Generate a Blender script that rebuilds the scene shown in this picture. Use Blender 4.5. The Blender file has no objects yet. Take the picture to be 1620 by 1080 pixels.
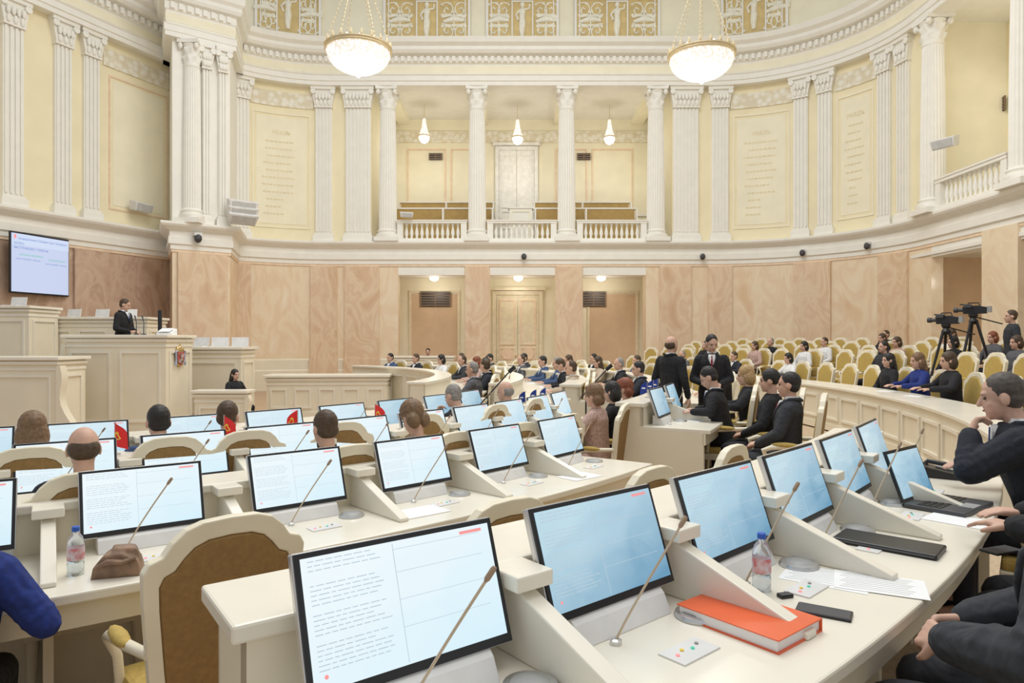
import bpy,bmesh,math,random
from mathutils import Vector as V, Matrix as X
from math import sin,cos,pi,radians as R,atan2,hypot
rnd=random.Random(5)
SC=bpy.context.scene; COL=SC.collection
try: SC.view_settings.view_transform='Standard'
except Exception: pass
CX,CY=-8.5,12.5
def pol(r,a): a=R(a); return (CX+r*cos(a),CY+r*sin(a))
ORD='first second third fourth fifth sixth seventh eighth ninth tenth eleventh twelfth thirteenth fourteenth fifteenth sixteenth seventeenth eighteenth nineteenth twentieth'.split()
ORD+=['twenty-'+o for o in ORD[:9]]+['thirtieth']+['thirty-'+o for o in ORD[:9]]
# ---------------------------------------------------------------- materials
def mat(n,c,rough=.5,metal=0,var=.07,sc=6,bump=0,emit=None,es=1,trans=0,c2=None,det=4,dist=0,bsc=None):
    m=bpy.data.materials.new(n);m.use_nodes=True;nt=m.node_tree;b=nt.nodes['Principled BSDF']
    N=nt.nodes.new;L=nt.links.new
    tc=N('ShaderNodeTexCoord');nz=N('ShaderNodeTexNoise');nz.inputs['Scale'].default_value=sc;nz.inputs['Detail'].default_value=det;nz.inputs['Distortion'].default_value=dist
    L(tc.outputs['Object'],nz.inputs['Vector'])
    rp=N('ShaderNodeValToRGB');rp.color_ramp.elements[0].position=.35;rp.color_ramp.elements[1].position=.68
    if c2 is None: a=[x*(1-var) for x in c];d=[min(1,x*(1+var)) for x in c]
    else: a,d=c,c2
    rp.color_ramp.elements[0].color=(*a,1);rp.color_ramp.elements[1].color=(*d,1)
    L(nz.outputs['Fac'],rp.inputs['Fac']);L(rp.outputs['Color'],b.inputs['Base Color'])
    b.inputs['Roughness'].default_value=rough;b.inputs['Metallic'].default_value=metal
    if trans: b.inputs['Transmission Weight'].default_value=trans
    if emit: b.inputs['Emission Color'].default_value=(*emit,1);b.inputs['Emission Strength'].default_value=es
    if bump:
        bp=N('ShaderNodeBump');bp.inputs['Strength'].default_value=bump;bp.inputs['Distance'].default_value=.02
        n2=nz
        if bsc:
            n2=N('ShaderNodeTexNoise');n2.inputs['Scale'].default_value=bsc;n2.inputs['Distortion'].default_value=1.2;L(tc.outputs['Object'],n2.inputs['Vector'])
        L(n2.outputs['Fac'],bp.inputs['Height']);L(bp.outputs['Normal'],b.inputs['Normal'])
    return m
def ramp_mat(n,stops,sc,rough,dist,det=8,kind='noise',sc3=(1,1,1),glow=0):
    m=mat(n,(.5,.5,.5),rough);nt=m.node_tree
    rp=[x for x in nt.nodes if x.type=='VALTORGB'][0];nz=[x for x in nt.nodes if x.type=='TEX_NOISE'][0];tc=[x for x in nt.nodes if x.type=='TEX_COORD'][0]
    mp=nt.nodes.new('ShaderNodeMapping');mp.inputs['Scale'].default_value=sc3;mp.inputs['Rotation'].default_value=(.3,.5,.2) if kind=='noise' else (0,0,0)
    nt.links.new(tc.outputs['Object'],mp.inputs['Vector'])
    if kind=='voro':
        vo=nt.nodes.new('ShaderNodeTexVoronoi');vo.inputs['Scale'].default_value=sc;nt.links.new(mp.outputs[0],vo.inputs['Vector']);nt.links.new(vo.outputs['Distance'],rp.inputs['Fac'])
        bp=nt.nodes.new('ShaderNodeBump');bp.inputs['Strength'].default_value=.6;bp.inputs['Distance'].default_value=.05;bp.invert=True
        nt.links.new(vo.outputs['Distance'],bp.inputs['Height']);nt.links.new(bp.outputs[0],nt.nodes['Principled BSDF'].inputs['Normal'])
    else:
        nz.inputs['Scale'].default_value=sc;nz.inputs['Distortion'].default_value=dist;nz.inputs['Detail'].default_value=det;nt.links.new(mp.outputs[0],nz.inputs['Vector'])
    if glow: nt.links.new(rp.outputs['Color'],nt.nodes['Principled BSDF'].inputs['Emission Color']);nt.nodes['Principled BSDF'].inputs['Emission Strength'].default_value=glow
    e=rp.color_ramp.elements
    while len(e)>1: e.remove(e[-1])
    e[0].position=stops[0][0];e[0].color=(*stops[0][1],1)
    for p,c in stops[1:]:
        k=e.new(p);k.color=(*c,1)
    return m
DESK=mat('desk_cream',(.83,.76,.60),.32,var=.03,sc=2)
DESKL=mat('desk_top_cream',(.85,.80,.68),.25,var=.03,sc=2)
WHITE=mat('stucco_white',(.90,.875,.80),.6,var=.02,sc=3)
WALLY=mat('wall_yellow',(.91,.82,.57),.7,var=.03,sc=1.2)
WALLP=mat('panel_yellow',(.92,.86,.66),.7,var=.03,sc=1.5)
PEACH=mat('peach_trim',(.86,.67,.48),.6)
TAN=mat('recess_tan',(.70,.51,.33),.6,var=.05,sc=2)
MARB=ramp_mat('marble_peach',[(.28,(.78,.56,.36)),(.40,(.84,.66,.45)),(.48,(.88,.74,.54)),(.56,(.83,.65,.45)),(.63,(.87,.72,.52)),(.76,(.91,.82,.66))],.9,.16,1.1,det=14,sc3=(1,1,.55))
MARB2=ramp_mat('marble_rose',[(.28,(.66,.44,.28)),(.40,(.75,.55,.37)),(.48,(.81,.64,.45)),(.56,(.74,.53,.36)),(.63,(.78,.60,.42)),(.76,(.86,.74,.57))],1.2,.16,1.1,det=14,sc3=(1,1,.6))
MARB3=ramp_mat('marble_mauve',[(.28,(.40,.25,.18)),(.42,(.56,.39,.28)),(.52,(.65,.48,.36)),(.62,(.53,.36,.26)),(.75,(.73,.59,.47))],1.1,.16,1.4,det=14,sc3=(1,1,.6))
ORN=ramp_mat('stucco_relief',[(.0,(.90,.87,.78)),(.35,(.88,.84,.72)),(.7,(.76,.68,.50))],5,.6,0,kind='voro')
GOLDF=mat('gilded_field',(.70,.53,.23),.5,var=.1,sc=3)
CREAMR=mat('relief_cream',(.92,.88,.74),.6)
GOLD=mat('gold_metal',(.72,.54,.26),.3,metal=.8)
CHAIN=mat('pale_gilt',(.74,.62,.40),.4,metal=.4)
INK=mat('gilt_letter',(.82,.72,.47),.5)
FLOOR=ramp_mat('parquet',[(.3,(.42,.28,.17)),(.5,(.52,.36,.22)),(.7,(.46,.31,.19))],3,.35,.5,sc3=(1,6,1))
CARP=mat('carpet_tan',(.50,.38,.25),.9,var=.12,sc=30)
FAB=mat('ochre_velvet',(.30,.18,.065),.9,var=.10,sc=45,bump=.1)
FABY=mat('gold_velvet',(.51,.36,.10),.85,var=.1,sc=40,bump=.1)
CHAIRW=mat('chair_cream',(.84,.77,.60),.35,var=.04)
BLK=mat('black_plastic',(.015,.015,.017),.35)
DGREY=mat('dark_grey',(.06,.06,.065),.5)
GREY=mat('grey_plastic',(.35,.35,.34),.45)
MGREY=mat('speaker_mesh',(.55,.55,.53),.5)
LGREY=mat('light_grey_plastic',(.76,.75,.73),.4)
SILV=mat('brushed_silver',(.66,.66,.66),.3,metal=.9)
NECK=mat('microphone_beige',(.58,.47,.34),.4,metal=.3)
MICT=mat('microphone_tip',(.34,.24,.16),.6)
PAPER=mat('white_paper',(.88,.88,.87),.7,var=.02)
TXT=mat('screen_grey_text',(.42,.50,.56),.6,emit=(.40,.50,.58),es=.6)
REDL=mat('screen_red',(.7,.2,.2),.5,emit=(.8,.33,.33),es=.65)
def screen_mat(n,c1,c2,es):
    m=mat(n,(.03,.03,.04),.12);nt=m.node_tree;b=nt.nodes['Principled BSDF'];N=nt.nodes.new;L=nt.links.new
    tc=N('ShaderNodeTexCoord');sx=N('ShaderNodeSeparateXYZ');L(tc.outputs['Generated'],sx.inputs[0])
    ad=N('ShaderNodeMath');ad.operation='SUBTRACT';L(sx.outputs[0],ad.inputs[0]);L(sx.outputs[2],ad.inputs[1])
    nz=N('ShaderNodeTexNoise');nz.inputs['Scale'].default_value=2.2;nz.inputs['Distortion'].default_value=1.2;L(tc.outputs['Generated'],nz.inputs['Vector'])
    a2=N('ShaderNodeMath');a2.operation='MULTIPLY_ADD';L(nz.outputs['Fac'],a2.inputs[0]);a2.inputs[1].default_value=.9;L(ad.outputs[0],a2.inputs[2])
    rp=N('ShaderNodeValToRGB');mr=N('ShaderNodeMapRange');mr.inputs[1].default_value=-.2;mr.inputs[2].default_value=1.5;L(a2.outputs[0],mr.inputs[0]);L(mr.outputs[0],rp.inputs['Fac'])
    rp.color_ramp.elements[0].color=(*c1,1);rp.color_ramp.elements[1].color=(*c2,1);L(rp.outputs[0],b.inputs['Emission Color']);b.inputs['Emission Strength'].default_value=es
    return m
SCR=screen_mat('screen_glow',(.84,.93,.96),(.66,.86,.95),.98)
SCRB=screen_mat('screen_glow_blue',(.55,.77,.88),(.13,.34,.52),.88)
SCRL=screen_mat('screen_glow_pale',(.74,.89,.95),(.48,.72,.86),.94)
TVM=mat('tv_glow',(.03,.03,.04),.2,emit=(.62,.70,.93),es=.9)
TVH=mat('tv_band',(.03,.03,.04),.2,emit=(.66,.76,.96),es=.92)
TVT=mat('tv_letters',(.05,.1,.3),.5,emit=(.08,.15,.40),es=1)
TVG=mat('tv_green',(.05,.3,.2),.5,emit=(.05,.35,.25),es=1)
ORANGE=mat('orange_cover',(.80,.13,.035),.3,var=.06)
BOTT=mat('bottle_plastic',(.80,.88,.93),.08,trans=.85)
BLUEC=mat('blue_cap',(.03,.12,.55),.4)
REDF=mat('red_flag',(.72,.03,.03),.7,emit=(.5,.02,.02),es=.15)
YEL=mat('yellow_emblem',(.9,.65,.08),.6)
BLUEF=mat('blue_flag',(.02,.05,.30),.7)
BAGB=mat('brown_leather',(.27,.17,.11),.7,var=.25,sc=20,bump=.4)
LAMP=mat('lamp_glass',(.95,.92,.86),.3,emit=(1,.97,.91),es=1.4)
CRYST=ramp_mat('crystal_glow',[(.0,(1,.99,.97)),(.3,(1,.97,.93)),(.65,(.66,.61,.55))],16,.25,0,kind='voro',glow=.85)
DOORM=mat('door_cream',(.82,.73,.52),.45)
DOORW=mat('door_white',(.88,.86,.80),.45)
WOODB=mat('bench_gold',(.46,.31,.10),.6)
VENT=mat('vent_brown',(.22,.15,.09),.6)
SKIN=mat('skin_light',(.62,.38,.28),.55,var=.06,sc=25)
LIP=mat('lip',(.45,.17,.14),.5)
EYE=mat('eye_dark',(.04,.03,.025),.25)
H_=lambda n,c:mat('hair_'+n,c,.55,var=.25,sc=45,bump=.3)
HBLK,HBRN,HLBR,HGRY,HRED,HBLD,HSLT=H_('black',(.015,.012,.01)),H_('brown',(.07,.04,.02)),H_('light_brown',(.19,.11,.055)),H_('grey',(.26,.24,.22)),H_('red',(.22,.06,.025)),H_('blonde',(.42,.27,.12)),H_('greying',(.075,.06,.05))
C_=lambda n,c:mat('cloth_'+n,c,.85,var=.2,sc=40,bump=1.0,bsc=7)
CBLK,CNAV,CGRY,CROY,CWHT,CPNK,CPUR,CBEI,CCHA,CBLU=C_('black',(.012,.012,.015)),C_('navy',(.014,.017,.027)),C_('grey',(.10,.10,.11)),C_('royal',(.010,.028,.18)),C_('white',(.75,.75,.75)),C_('pink',(.50,.34,.29)),C_('purple',(.20,.04,.09)),C_('beige',(.50,.40,.30)),C_('charcoal',(.03,.033,.04)),C_('blue',(.05,.09,.19))
TIER=C_('tie_red',(.25,.02,.03));TIEB=C_('tie_blue',(.03,.05,.18))
# ---------------------------------------------------------------- mesh builder
class MB:
    def __init__(s): s.v=[];s.f=[]
    def add(s,vs,fs,M=None):
        o=len(s.v);s.v+=[tuple(M@V(p)) if M else tuple(p) for p in vs];s.f+=[tuple(i+o for i in f) for f in fs];return s
    def box(s,c,d,M=None):
        x,y,z=[k/2 for k in d]
        vs=[(c[0]+a*x,c[1]+b*y,c[2]+e*z) for e in(-1,1) for b in(-1,1) for a in(-1,1)]
        return s.add(vs,[(0,2,3,1),(4,5,7,6),(0,1,5,4),(2,6,7,3),(0,4,6,2),(1,3,7,5)],M)
    def rings(s,rs,close=True,M=None):
        n=len(rs[0]);vs=[p for r in rs for p in r];fs=[]
        for i in range(len(rs)-1):
            for j in range(n):
                k=(j+1)%n;fs.append((i*n+j,i*n+k,(i+1)*n+k,(i+1)*n+j))
        if close: fs+=[tuple(range(n))[::-1],tuple((len(rs)-1)*n+j for j in range(n))]
        return s.add(vs,fs,M)
    def sweep(s,f,s0,s1,prof,step=.35,n=None):
        n=n or max(1,int(abs(s1-s0)/step));rs=[]
        for i in range(n+1):
            t=s0+(s1-s0)*i/n;rs.append([(*f(t,o),z) for o,z in prof])
        return s.rings(rs)
    def poly(s,pts,prof):
        nr=[]
        for a,b in zip(pts,pts[1:]):
            l=hypot(b[0]-a[0],b[1]-a[1]);nr.append(((b[1]-a[1])/l,-(b[0]-a[0])/l))
        rs=[]
        for i,p in enumerate(pts):
            n1=nr[max(0,i-1)];n2=nr[min(i,len(nr)-1)];k=1+n1[0]*n2[0]+n1[1]*n2[1];m=((n1[0]+n2[0])/k,(n1[1]+n2[1])/k)
            rs.append([(p[0]+m[0]*o,p[1]+m[1]*o,z) for o,z in prof])
        return s.rings(rs)
    def strip(s,f,s0,s1,z0,z1,o0,o1,step=.35): return s.sweep(f,s0,s1,[(o0,z0),(o1,z0),(o1,z1),(o0,z1)],step)
    def arc(s,r0,r1,z0,z1,a0,a1,step=1.6):
        n=max(1,int(abs(a1-a0)/step))
        return s.rings([[(*pol(r0,a),z0),(*pol(r1,a),z0),(*pol(r1,a),z1),(*pol(r0,a),z1)] for a in [a0+(a1-a0)*i/n for i in range(n+1)]])
    def lathe(s,pr,c=(0,0,0),n=20,M=None): return s.rings([[(c[0]+r*cos(2*pi*j/n),c[1]+r*sin(2*pi*j/n),c[2]+z) for j in range(n)] for r,z in pr],True,M)
    def tube(s,pts,r,n=6,M=None):
        pts=[V(p) for p in pts];rs=[]
        for i,p in enumerate(pts):
            d=(pts[min(i+1,len(pts)-1)]-pts[max(i-1,0)]).normalized();u=d.orthogonal().normalized() if i==0 else (u-d*u.dot(d)).normalized();w=d.cross(u)
            rr=r[i] if isinstance(r,(list,tuple)) else r
            rs.append([tuple(p+(u*cos(2*pi*j/n)+w*sin(2*pi*j/n))*rr) for j in range(n)])
        return s.rings(rs,True,M)
    def cap(s,p0,r0,p1,r1,n=10):
        p0,p1=V(p0),V(p1);d=(p1-p0).normalized();u=d.orthogonal().normalized();w=d.cross(u);rs=[]
        for c,r,al in [(p0,r0,-80),(p0,r0,-45),(p0,r0,0),(p1,r1,0),(p1,r1,45),(p1,r1,80)]:
            q=c+d*r*sin(R(al));k=r*cos(R(al));rs.append([tuple(q+(u*cos(2*pi*j/n)+w*sin(2*pi*j/n))*k) for j in range(n)])
        return s.rings(rs)
    def ell(s,c,r,n=14,m=8,M=None):
        return s.rings([[(c[0]+r[0]*sin(t)*cos(2*pi*j/n),c[1]+r[1]*sin(t)*sin(2*pi*j/n),c[2]-r[2]*cos(t)) for j in range(n)] for t in [pi*(i+.15)/(m+.3) for i in range(m+1)]],True,M)
    def prism(s,poly,h0,h1,ax='x',M=None):
        g={'x':lambda a,b,h:(h,a,b),'y':lambda a,b,h:(a,h,b),'z':lambda a,b,h:(a,b,h)}[ax]
        return s.rings([[g(a,b,h0) for a,b in poly],[g(a,b,h1) for a,b in poly]],True,M)
    def frame(s,x0,x1,z0,z1,w,y0,y1,M=None):
        yc,yd=(y0+y1)/2,abs(y1-y0)
        s.box(((x0+x1)/2,yc,z1-w/2),(x1-x0,yd,w),M);s.box(((x0+x1)/2,yc,z0+w/2),(x1-x0,yd,w),M)
        s.box((x0+w/2,yc,(z0+z1)/2),(w,yd,z1-z0-2*w),M);s.box((x1-w/2,yc,(z0+z1)/2),(w,yd,z1-z0-2*w),M);return s
    def wframe(s,f,s0,s1,z0,z1,w,o0,o1):
        s.strip(f,s0,s1,z0,z0+w,o0,o1);s.strip(f,s0,s1,z1-w,z1,o0,o1);s.strip(f,s0,s0+w,z0+w,z1-w,o0,o1);s.strip(f,s1-w,s1,z0+w,z1-w,o0,o1);return s
    def build(s,name,m,parent=None,smooth=None,bevel=0,world=False):
        vs=s.v
        if world and parent is not None:
            P=parent.matrix_basis.copy();q=parent.parent
            while q: P=q.matrix_basis@P;q=q.parent
            I=P.inverted();vs=[tuple(I@V(p)) for p in vs]
        me=bpy.data.meshes.new(name);me.from_pydata(vs,[],s.f)
        b=bmesh.new();b.from_mesh(me);bmesh.ops.recalc_face_normals(b,faces=b.faces);b.to_mesh(me);b.free()
        return mobj(name,me,m,parent,smooth,bevel)
def mobj(name,me,m,parent=None,smooth=None,bevel=0):
    if not me.materials: me.materials.append(m)
    if smooth:
        me.shade_smooth();me.set_sharp_from_angle(angle=R(smooth))
    o=bpy.data.objects.new(name,me);COL.objects.link(o);o.parent=parent
    if bevel:
        k=o.modifiers.new('bevel','BEVEL');k.width=bevel;k.segments=2;k.limit_method='ANGLE'
    return o
def tag(o,label,cat,group=None):
    o['label']=label;o['category']=cat
    if group:o['group']=group
    return o
def thing(name,label,cat,loc=(0,0,0),rz=0,group=None):
    o=bpy.data.objects.new(name,None);COL.objects.link(o);o.empty_display_size=.1;o.location=loc;o.rotation_euler=(0,0,rz);return tag(o,label,cat,group)
def struct(o): o['kind']='structure';return o
def dup(o,loc=None,rz=0,label=None,group=None,parent=None):
    c=o.copy();COL.objects.link(c)
    if parent: c.parent=parent
    else:
        c.location=loc;c.rotation_euler=(0,0,rz)
        if label:c['label']=label
        if group:c['group']=group
    for k in o.children: dup(k,parent=c)
    return c
def TR(x,y,z,rz=0): return X.Translation((x,y,z))@X.Rotation(rz,4,'Z')
DG=bpy.context.evaluated_depsgraph_get
def baked(o):
    r=bpy.data.meshes.new_from_object(o.evaluated_get(DG()));bpy.data.objects.remove(o);return r
def remesh(mb,vox,sm=2):
    me=bpy.data.meshes.new('form');me.from_pydata(mb.v,[],mb.f);o=bpy.data.objects.new('form',me);COL.objects.link(o)
    m=o.modifiers.new('r','REMESH');m.mode='VOXEL';m.voxel_size=vox
    s=o.modifiers.new('s','SMOOTH');s.iterations=sm;s.factor=.5
    r=baked(o);r.shade_smooth();return r
TC={}
def text(t,size,align='LEFT'):
    k=(t,size,align)
    if k not in TC:
        c=bpy.data.curves.new('t','FONT');c.body=t;c.size=size;c.align_x=align;c.resolution_u=2;o=bpy.data.objects.new('t',c);COL.objects.link(o);m=baked(o)
        TC[k]=([tuple(v.co) for v in m.vertices],[tuple(p.vertices) for p in m.polygons])
    return TC[k]
# ---------------------------------------------------------------- people prototypes
RX=lambda a:X.Rotation(a,4,'X')
POSE={'desk':lambda s:((s*.27,.13,.865),(s*.15,.35,.85),(-s*.35,.93,0),(0,0,-1),.25),
'lap':lambda s:((s*.27,.05,.78),(s*.10,.26,.66),(-s*.7,.6,-.1),(0,-.1,-1),.5),
'wide':lambda s:((s*.33,.05,.80),(s*.22,.30,.84),(-s*.7,.7,0),(0,0,-1),.35),
'clasp':lambda s:((s*.30,.06,.80),(s*.095,.31,.72),(-s*.62,.75,-.15),(-s*.5,-.5,-.6),.75),
'chin':lambda s:((-.24,.37,.865),(-.125,.375,1.035),(.45,-.25,.85),(.2,-.95,-.2),.9) if s<0 else ((.28,.15,.865),(.13,.36,.85),(-.35,.93,0),(0,0,-1),.3),
'stand':lambda s:((s*.25,-.03,1.17),(s*.25,.06,.93),(0,.1,-1),(-s,0,0),.35),
'read':lambda s:((s*.25,.02,1.16),(s*.10,.22,1.10),(-s*.6,.7,.1),(0,-.3,-.9),.5)}
PC={}
def human(pose,fem=False,yaw=0,pitch=0,lean=0,fine=False,bulk=0):
    key=(pose,fem,yaw,pitch,lean,fine,bulk)
    if key in PC:return PC[key]
    std=pose in('stand','read');dz=.42 if std else 0;k=.9 if fem else 1
    T=lambda p:V((p[0],p[1]+lean*(p[2]-.5-dz),p[2]))
    tr=[(.46,-.02,.15,.11),(.56,-.01,.165,.12),(.70,0,.145,.105),(.85,.01,.16,.11),(.98,0,.17,.105),(1.05,-.01,.125,.08),(1.10,-.015,.06,.055)]
    def torso(mb,g,lo):
        rs=[]
        for z,y,a,b in ([(lo,-.01,.172,.125)]+[t for t in tr if t[0]>lo+.03]):
            c=T((0,y,z+dz));a=a*k+g;b=b*(1.02 if fem and .8<z<1 else 1)+g
            rs.append([(c.x+a*cos(2*pi*j/16),c.y+b*sin(2*pi*j/16),c.z) for j in range(16)])
        mb.rings(rs)
    H=X.Translation(T((0,.025,1.235+dz)))@X.Rotation(R(yaw),4,'Z')@RX(-R(pitch))
    B,J,P,S,LP=MB(),MB(),MB(),MB(),MB()
    torso(B,-.008,.46);torso(J,.02+bulk,.34 if std else .48)
    for s in(-1,1):
        sh=T((s*.165*k,-.005,1.015+dz));el,wr,hd,pn,cu=POSE[pose](s);el,wr=V(el),V(wr)
        B.cap(sh,.055,el,.036);B.cap(el,.036,wr,.026)
        J.cap(sh,.072+bulk,el,.056+bulk);J.cap(el,.055+bulk,el+(wr-el)*.93,.043+bulk*.6)
        # sleeve folds round the elbow
        for u in(.70,.84): q=sh+(el-sh)*u;J.cap(q+V((0,0,.0)),(.062+bulk),q+(el-sh)*.02,(.064+bulk))
        for u in(.18,.42): q=el+(wr-el)*u;J.cap(q,.058+bulk-.02*u,q+(wr-el)*.03,.059+bulk-.02*u)
        if not fem:
            f0=.128+bulk;LP.tube([T((0,-.105-bulk,1.09+dz)),T((s*.065,-.07,1.105+dz)),T((s*.075,.0,1.10+dz)),T((s*.065,.075,1.055+dz)),T((s*.05,f0-.01,.98+dz)),T((s*.025,f0+.008,.90+dz)),T((s*.004,f0+.01,.84+dz))],[.014,.017,.018,.018,.018,.014,.006],8)
        hd=V(hd).normalized();pn=V(pn);pn=(pn-hd*pn.dot(hd)).normalized();sd=hd.cross(pn)*(-s)
        for q in(-1.5,-.5,.5,1.5): B.cap(wr+sd*q*.008,.017,wr+hd*.085+sd*q*.021,.0135)
        for q,ln in((-1.5,.8),(-.5,.97),(.5,1),(1.5,.92)):
            p=wr+hd*.085+sd*q*.022;d1=(hd*cos(cu)+pn*sin(cu));d2=(hd*cos(2.1*cu)+pn*sin(2.1*cu));p1=p+d1*.045*ln;p2=p1+d2*.038*ln
            B.cap(p,.0105,p1,.009);B.cap(p1,.009,p2,.0075)
        t0=wr+hd*.025+sd*.025;t1=t0+(hd*.6+sd*.7+pn*.25).normalized()*.045;t2=t1+(hd*.9+sd*.2+pn*.4).normalized()*.035
        B.cap(t0,.016,t1,.0125);B.cap(t1,.0125,t2,.0095)
        if std: hp,kn,an,to=(s*.09,0,.93),(s*.10,.02,.5),(s*.10,-.02,.09),(s*.125,.14,.045)
        else: hp,kn,an,to=(s*.09,.0,.535),(s*.12,.42,.505),(s*.12,.40,.10),(s*.13,.55,.045)
        B.cap(hp,.075,kn,.05);B.cap(kn,.048,an,.034);B.cap(an,.036,to,.032)
        P.cap(hp,.095+bulk*.7,kn,.068+bulk*.5);P.cap(kn,.066+bulk*.5,(an[0],an[1],an[2]+.02),.052)
        S.cap((an[0],an[1]-.03,.05),.048,to,.04)
    P.ell((0,-.01,.55+dz),(.172,.125,.11))
    B.cap(T((0,-.015,1.05+dz)),.052,H@V((0,-.02,-.06)),.052)
    B.ell((0,-.012,.025),(.076,.097,.095),M=H);B.ell((0,.022,-.04),(.061,.07,.083),M=H);B.ell((0,.06,-.096),(.028,.026,.022),M=H)
    B.ell((0,.064,.027),(.052,.026,.016),M=H);B.cap(H@V((0,.085,.008)),.009,H@V((0,.104,-.03)),.0135)
    for s in(-1,1): B.ell((s*.077,-.012,-.012),(.012,.022,.033),M=H);B.ell((s*.036,.055,-.03),(.022,.02,.018),M=H)
    f=.0058 if fine else .0115
    body,jack,trou=remesh(B,f,1),remesh(J,.008 if fine else .013,2),remesh(P,.015,3)
    SH,TI=MB(),MB()
    fr=lambda z:(.134-(z-.98)*.35 if z>.98 else .132)+bulk
    zs=[1.085,1.03,.97,.90,.84];ws=[.045,.05,.04,.022,.004]
    def plate(mb,zs,ws,e):
        rs=[]
        for z,w in zip(zs,ws):
            p=T((0,fr(z)+e,z+dz));rs.append([(-w,p.y-.014,p.z),(0,p.y,p.z),(w,p.y-.014,p.z),(w,p.y-.05,p.z),(-w,p.y-.05,p.z)])
        mb.rings(rs)
    plate(SH,zs,ws,0);plate(TI,[1.07,1.05,.98,.88,.83],[.012,.014,.016,.02,.003],.006)
    c=T((0,-.012,1.085+dz));SH.lathe([(.058,-.03),(.066,-.03),(.062,.042),(.055,.042)],c,16)
    def me(mb):
        m=bpy.data.meshes.new('cloth');m.from_pydata(mb.v,[],mb.f);m.shade_smooth();return m
    PC[key]=dict(body=body,jacket=jack,trousers=trou,shoes=remesh(S,.012,2),shirt=me(SH),tie=me(TI),lapel=me(LP) if not fem else None,H=H);return PC[key]
def hairs():
    d={}
    def mk(n,ells,brow=True):
        b=MB()
        for c,r in ells:b.ell(c,r)
        if brow:
            for s in(-1,1): b.cap((s*.018,.088,.022),.005,(s*.047,.074,.022),.004,6)
        d[n]=remesh(b,.007,2)
    mk('short',[((0,-.022,.036),(.081,.098,.096)),((0,-.046,-.018),(.078,.06,.058))])
    mk('receding',[((0,-.030,.032),(.081,.090,.096)),((0,-.048,-.02),(.079,.06,.06))])
    mk('fringe',[((0,-.04,-.004),(.083,.076,.066))])
    mk('bob',[((0,-.02,.034),(.086,.1,.1)),((0,-.042,-.03),(.1,.08,.11))])
    mk('long',[((0,-.02,.034),(.086,.1,.1)),((0,-.045,-.05),(.102,.075,.13)),((0,-.075,-.14),(.1,.05,.14))])
    mk('bun',[((0,-.02,.034),(.085,.1,.1)),((0,-.13,.03),(.045,.045,.045))])
    mk('curly',[((0,-.025,.04),(.094,.108,.104)),((.05,-.06,-.05),(.055,.055,.07)),((-.05,-.06,-.05),(.055,.055,.07)),((0,.045,.09),(.055,.04,.03))])
    return d
HAIR=hairs()
def smallmesh(fn,sm=40):
    b=MB();fn(b);m=bpy.data.meshes.new('feature');m.from_pydata(b.v,[],b.f);m.shade_smooth();return m
EYES=smallmesh(lambda b:[b.ell((s*.031,.0755,.002),(.0125,.008,.0065),10,6) for s in(-1,1)])
MOUTH=smallmesh(lambda b:b.ell((0,.089,-.064),(.023,.006,.0055),10,6))
def person(label,x,y,z,rz,key,hair='short',hm=None,jm=None,tm=None,sm=None,tie=None,skin=None,scale=1,group=None):
    h=human(*key);t=thing('person',label,'person',(x,y,z),rz,group);t.scale=(scale,)*3
    def ch(n,me,m,M=None,par=t):
        if not me.materials: me.materials.append(m)
        o=bpy.data.objects.new(n,me);COL.objects.link(o);o.parent=par
        o.material_slots[0].link='OBJECT';o.material_slots[0].material=m
        if M is not None:o.matrix_local=M
        return o
    bo=ch('body',h['body'],skin or SKIN)
    ch('eyes',EYES,EYE,h['H'],bo);ch('mouth',MOUTH,LIP,h['H'],bo)
    ch('hair',HAIR[hair],hm or HBRN,h['H'])
    ja=ch('jacket',h['jacket'],jm or CNAV);ch('trousers',h['trousers'],tm or jm or CNAV);ch('shoes',h['shoes'],CBLK)
    if sm:
        ch('shirt',h['shirt'],sm)
        if h['lapel']: ch('lapel',h['lapel'],jm or CNAV,None,ja)
    if tie: ch('tie',h['tie'],tie)
    return t
K=dict(d=('desk',False,0,8,.05),df=('desk',True,0,8,.05),dr=('desk',False,-35,5,.1),l=('lap',False,0,0,-.05),lf=('lap',True,0,5,-.03),
 dd=('desk',False,0,32,.22),chin=('chin',False,5,10,.30,True,.02),clasp=('clasp',False,0,10,.0,True,.025),fd=('desk',False,10,15,.1,True,.02),
 ch2=('chin',False,0,15,.3),st=('stand',False,0,0,0),rd=('read',False,20,18,.03),wide=('wide',False,0,10,.22,True,.006))
for k in K.values(): human(*k)
for t_,s_ in [('Законодательное Собрание Санкт-Петербурга',.1),('ВОПРОС',.085),('ВЫСТУПАЮЩИЕ С ТРИБУНЫ',.085),('ОСНОВНЫЕ МИКРОФОНЫ',.07),('РАДИОМИКРОФОНЫ',.07),('1. ВЫСТУПАЮЩИЙ С ТРИБУНЫ',.055)]: text(t_,s_)
text('УКАЗЪ',.2,'CENTER')
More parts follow.
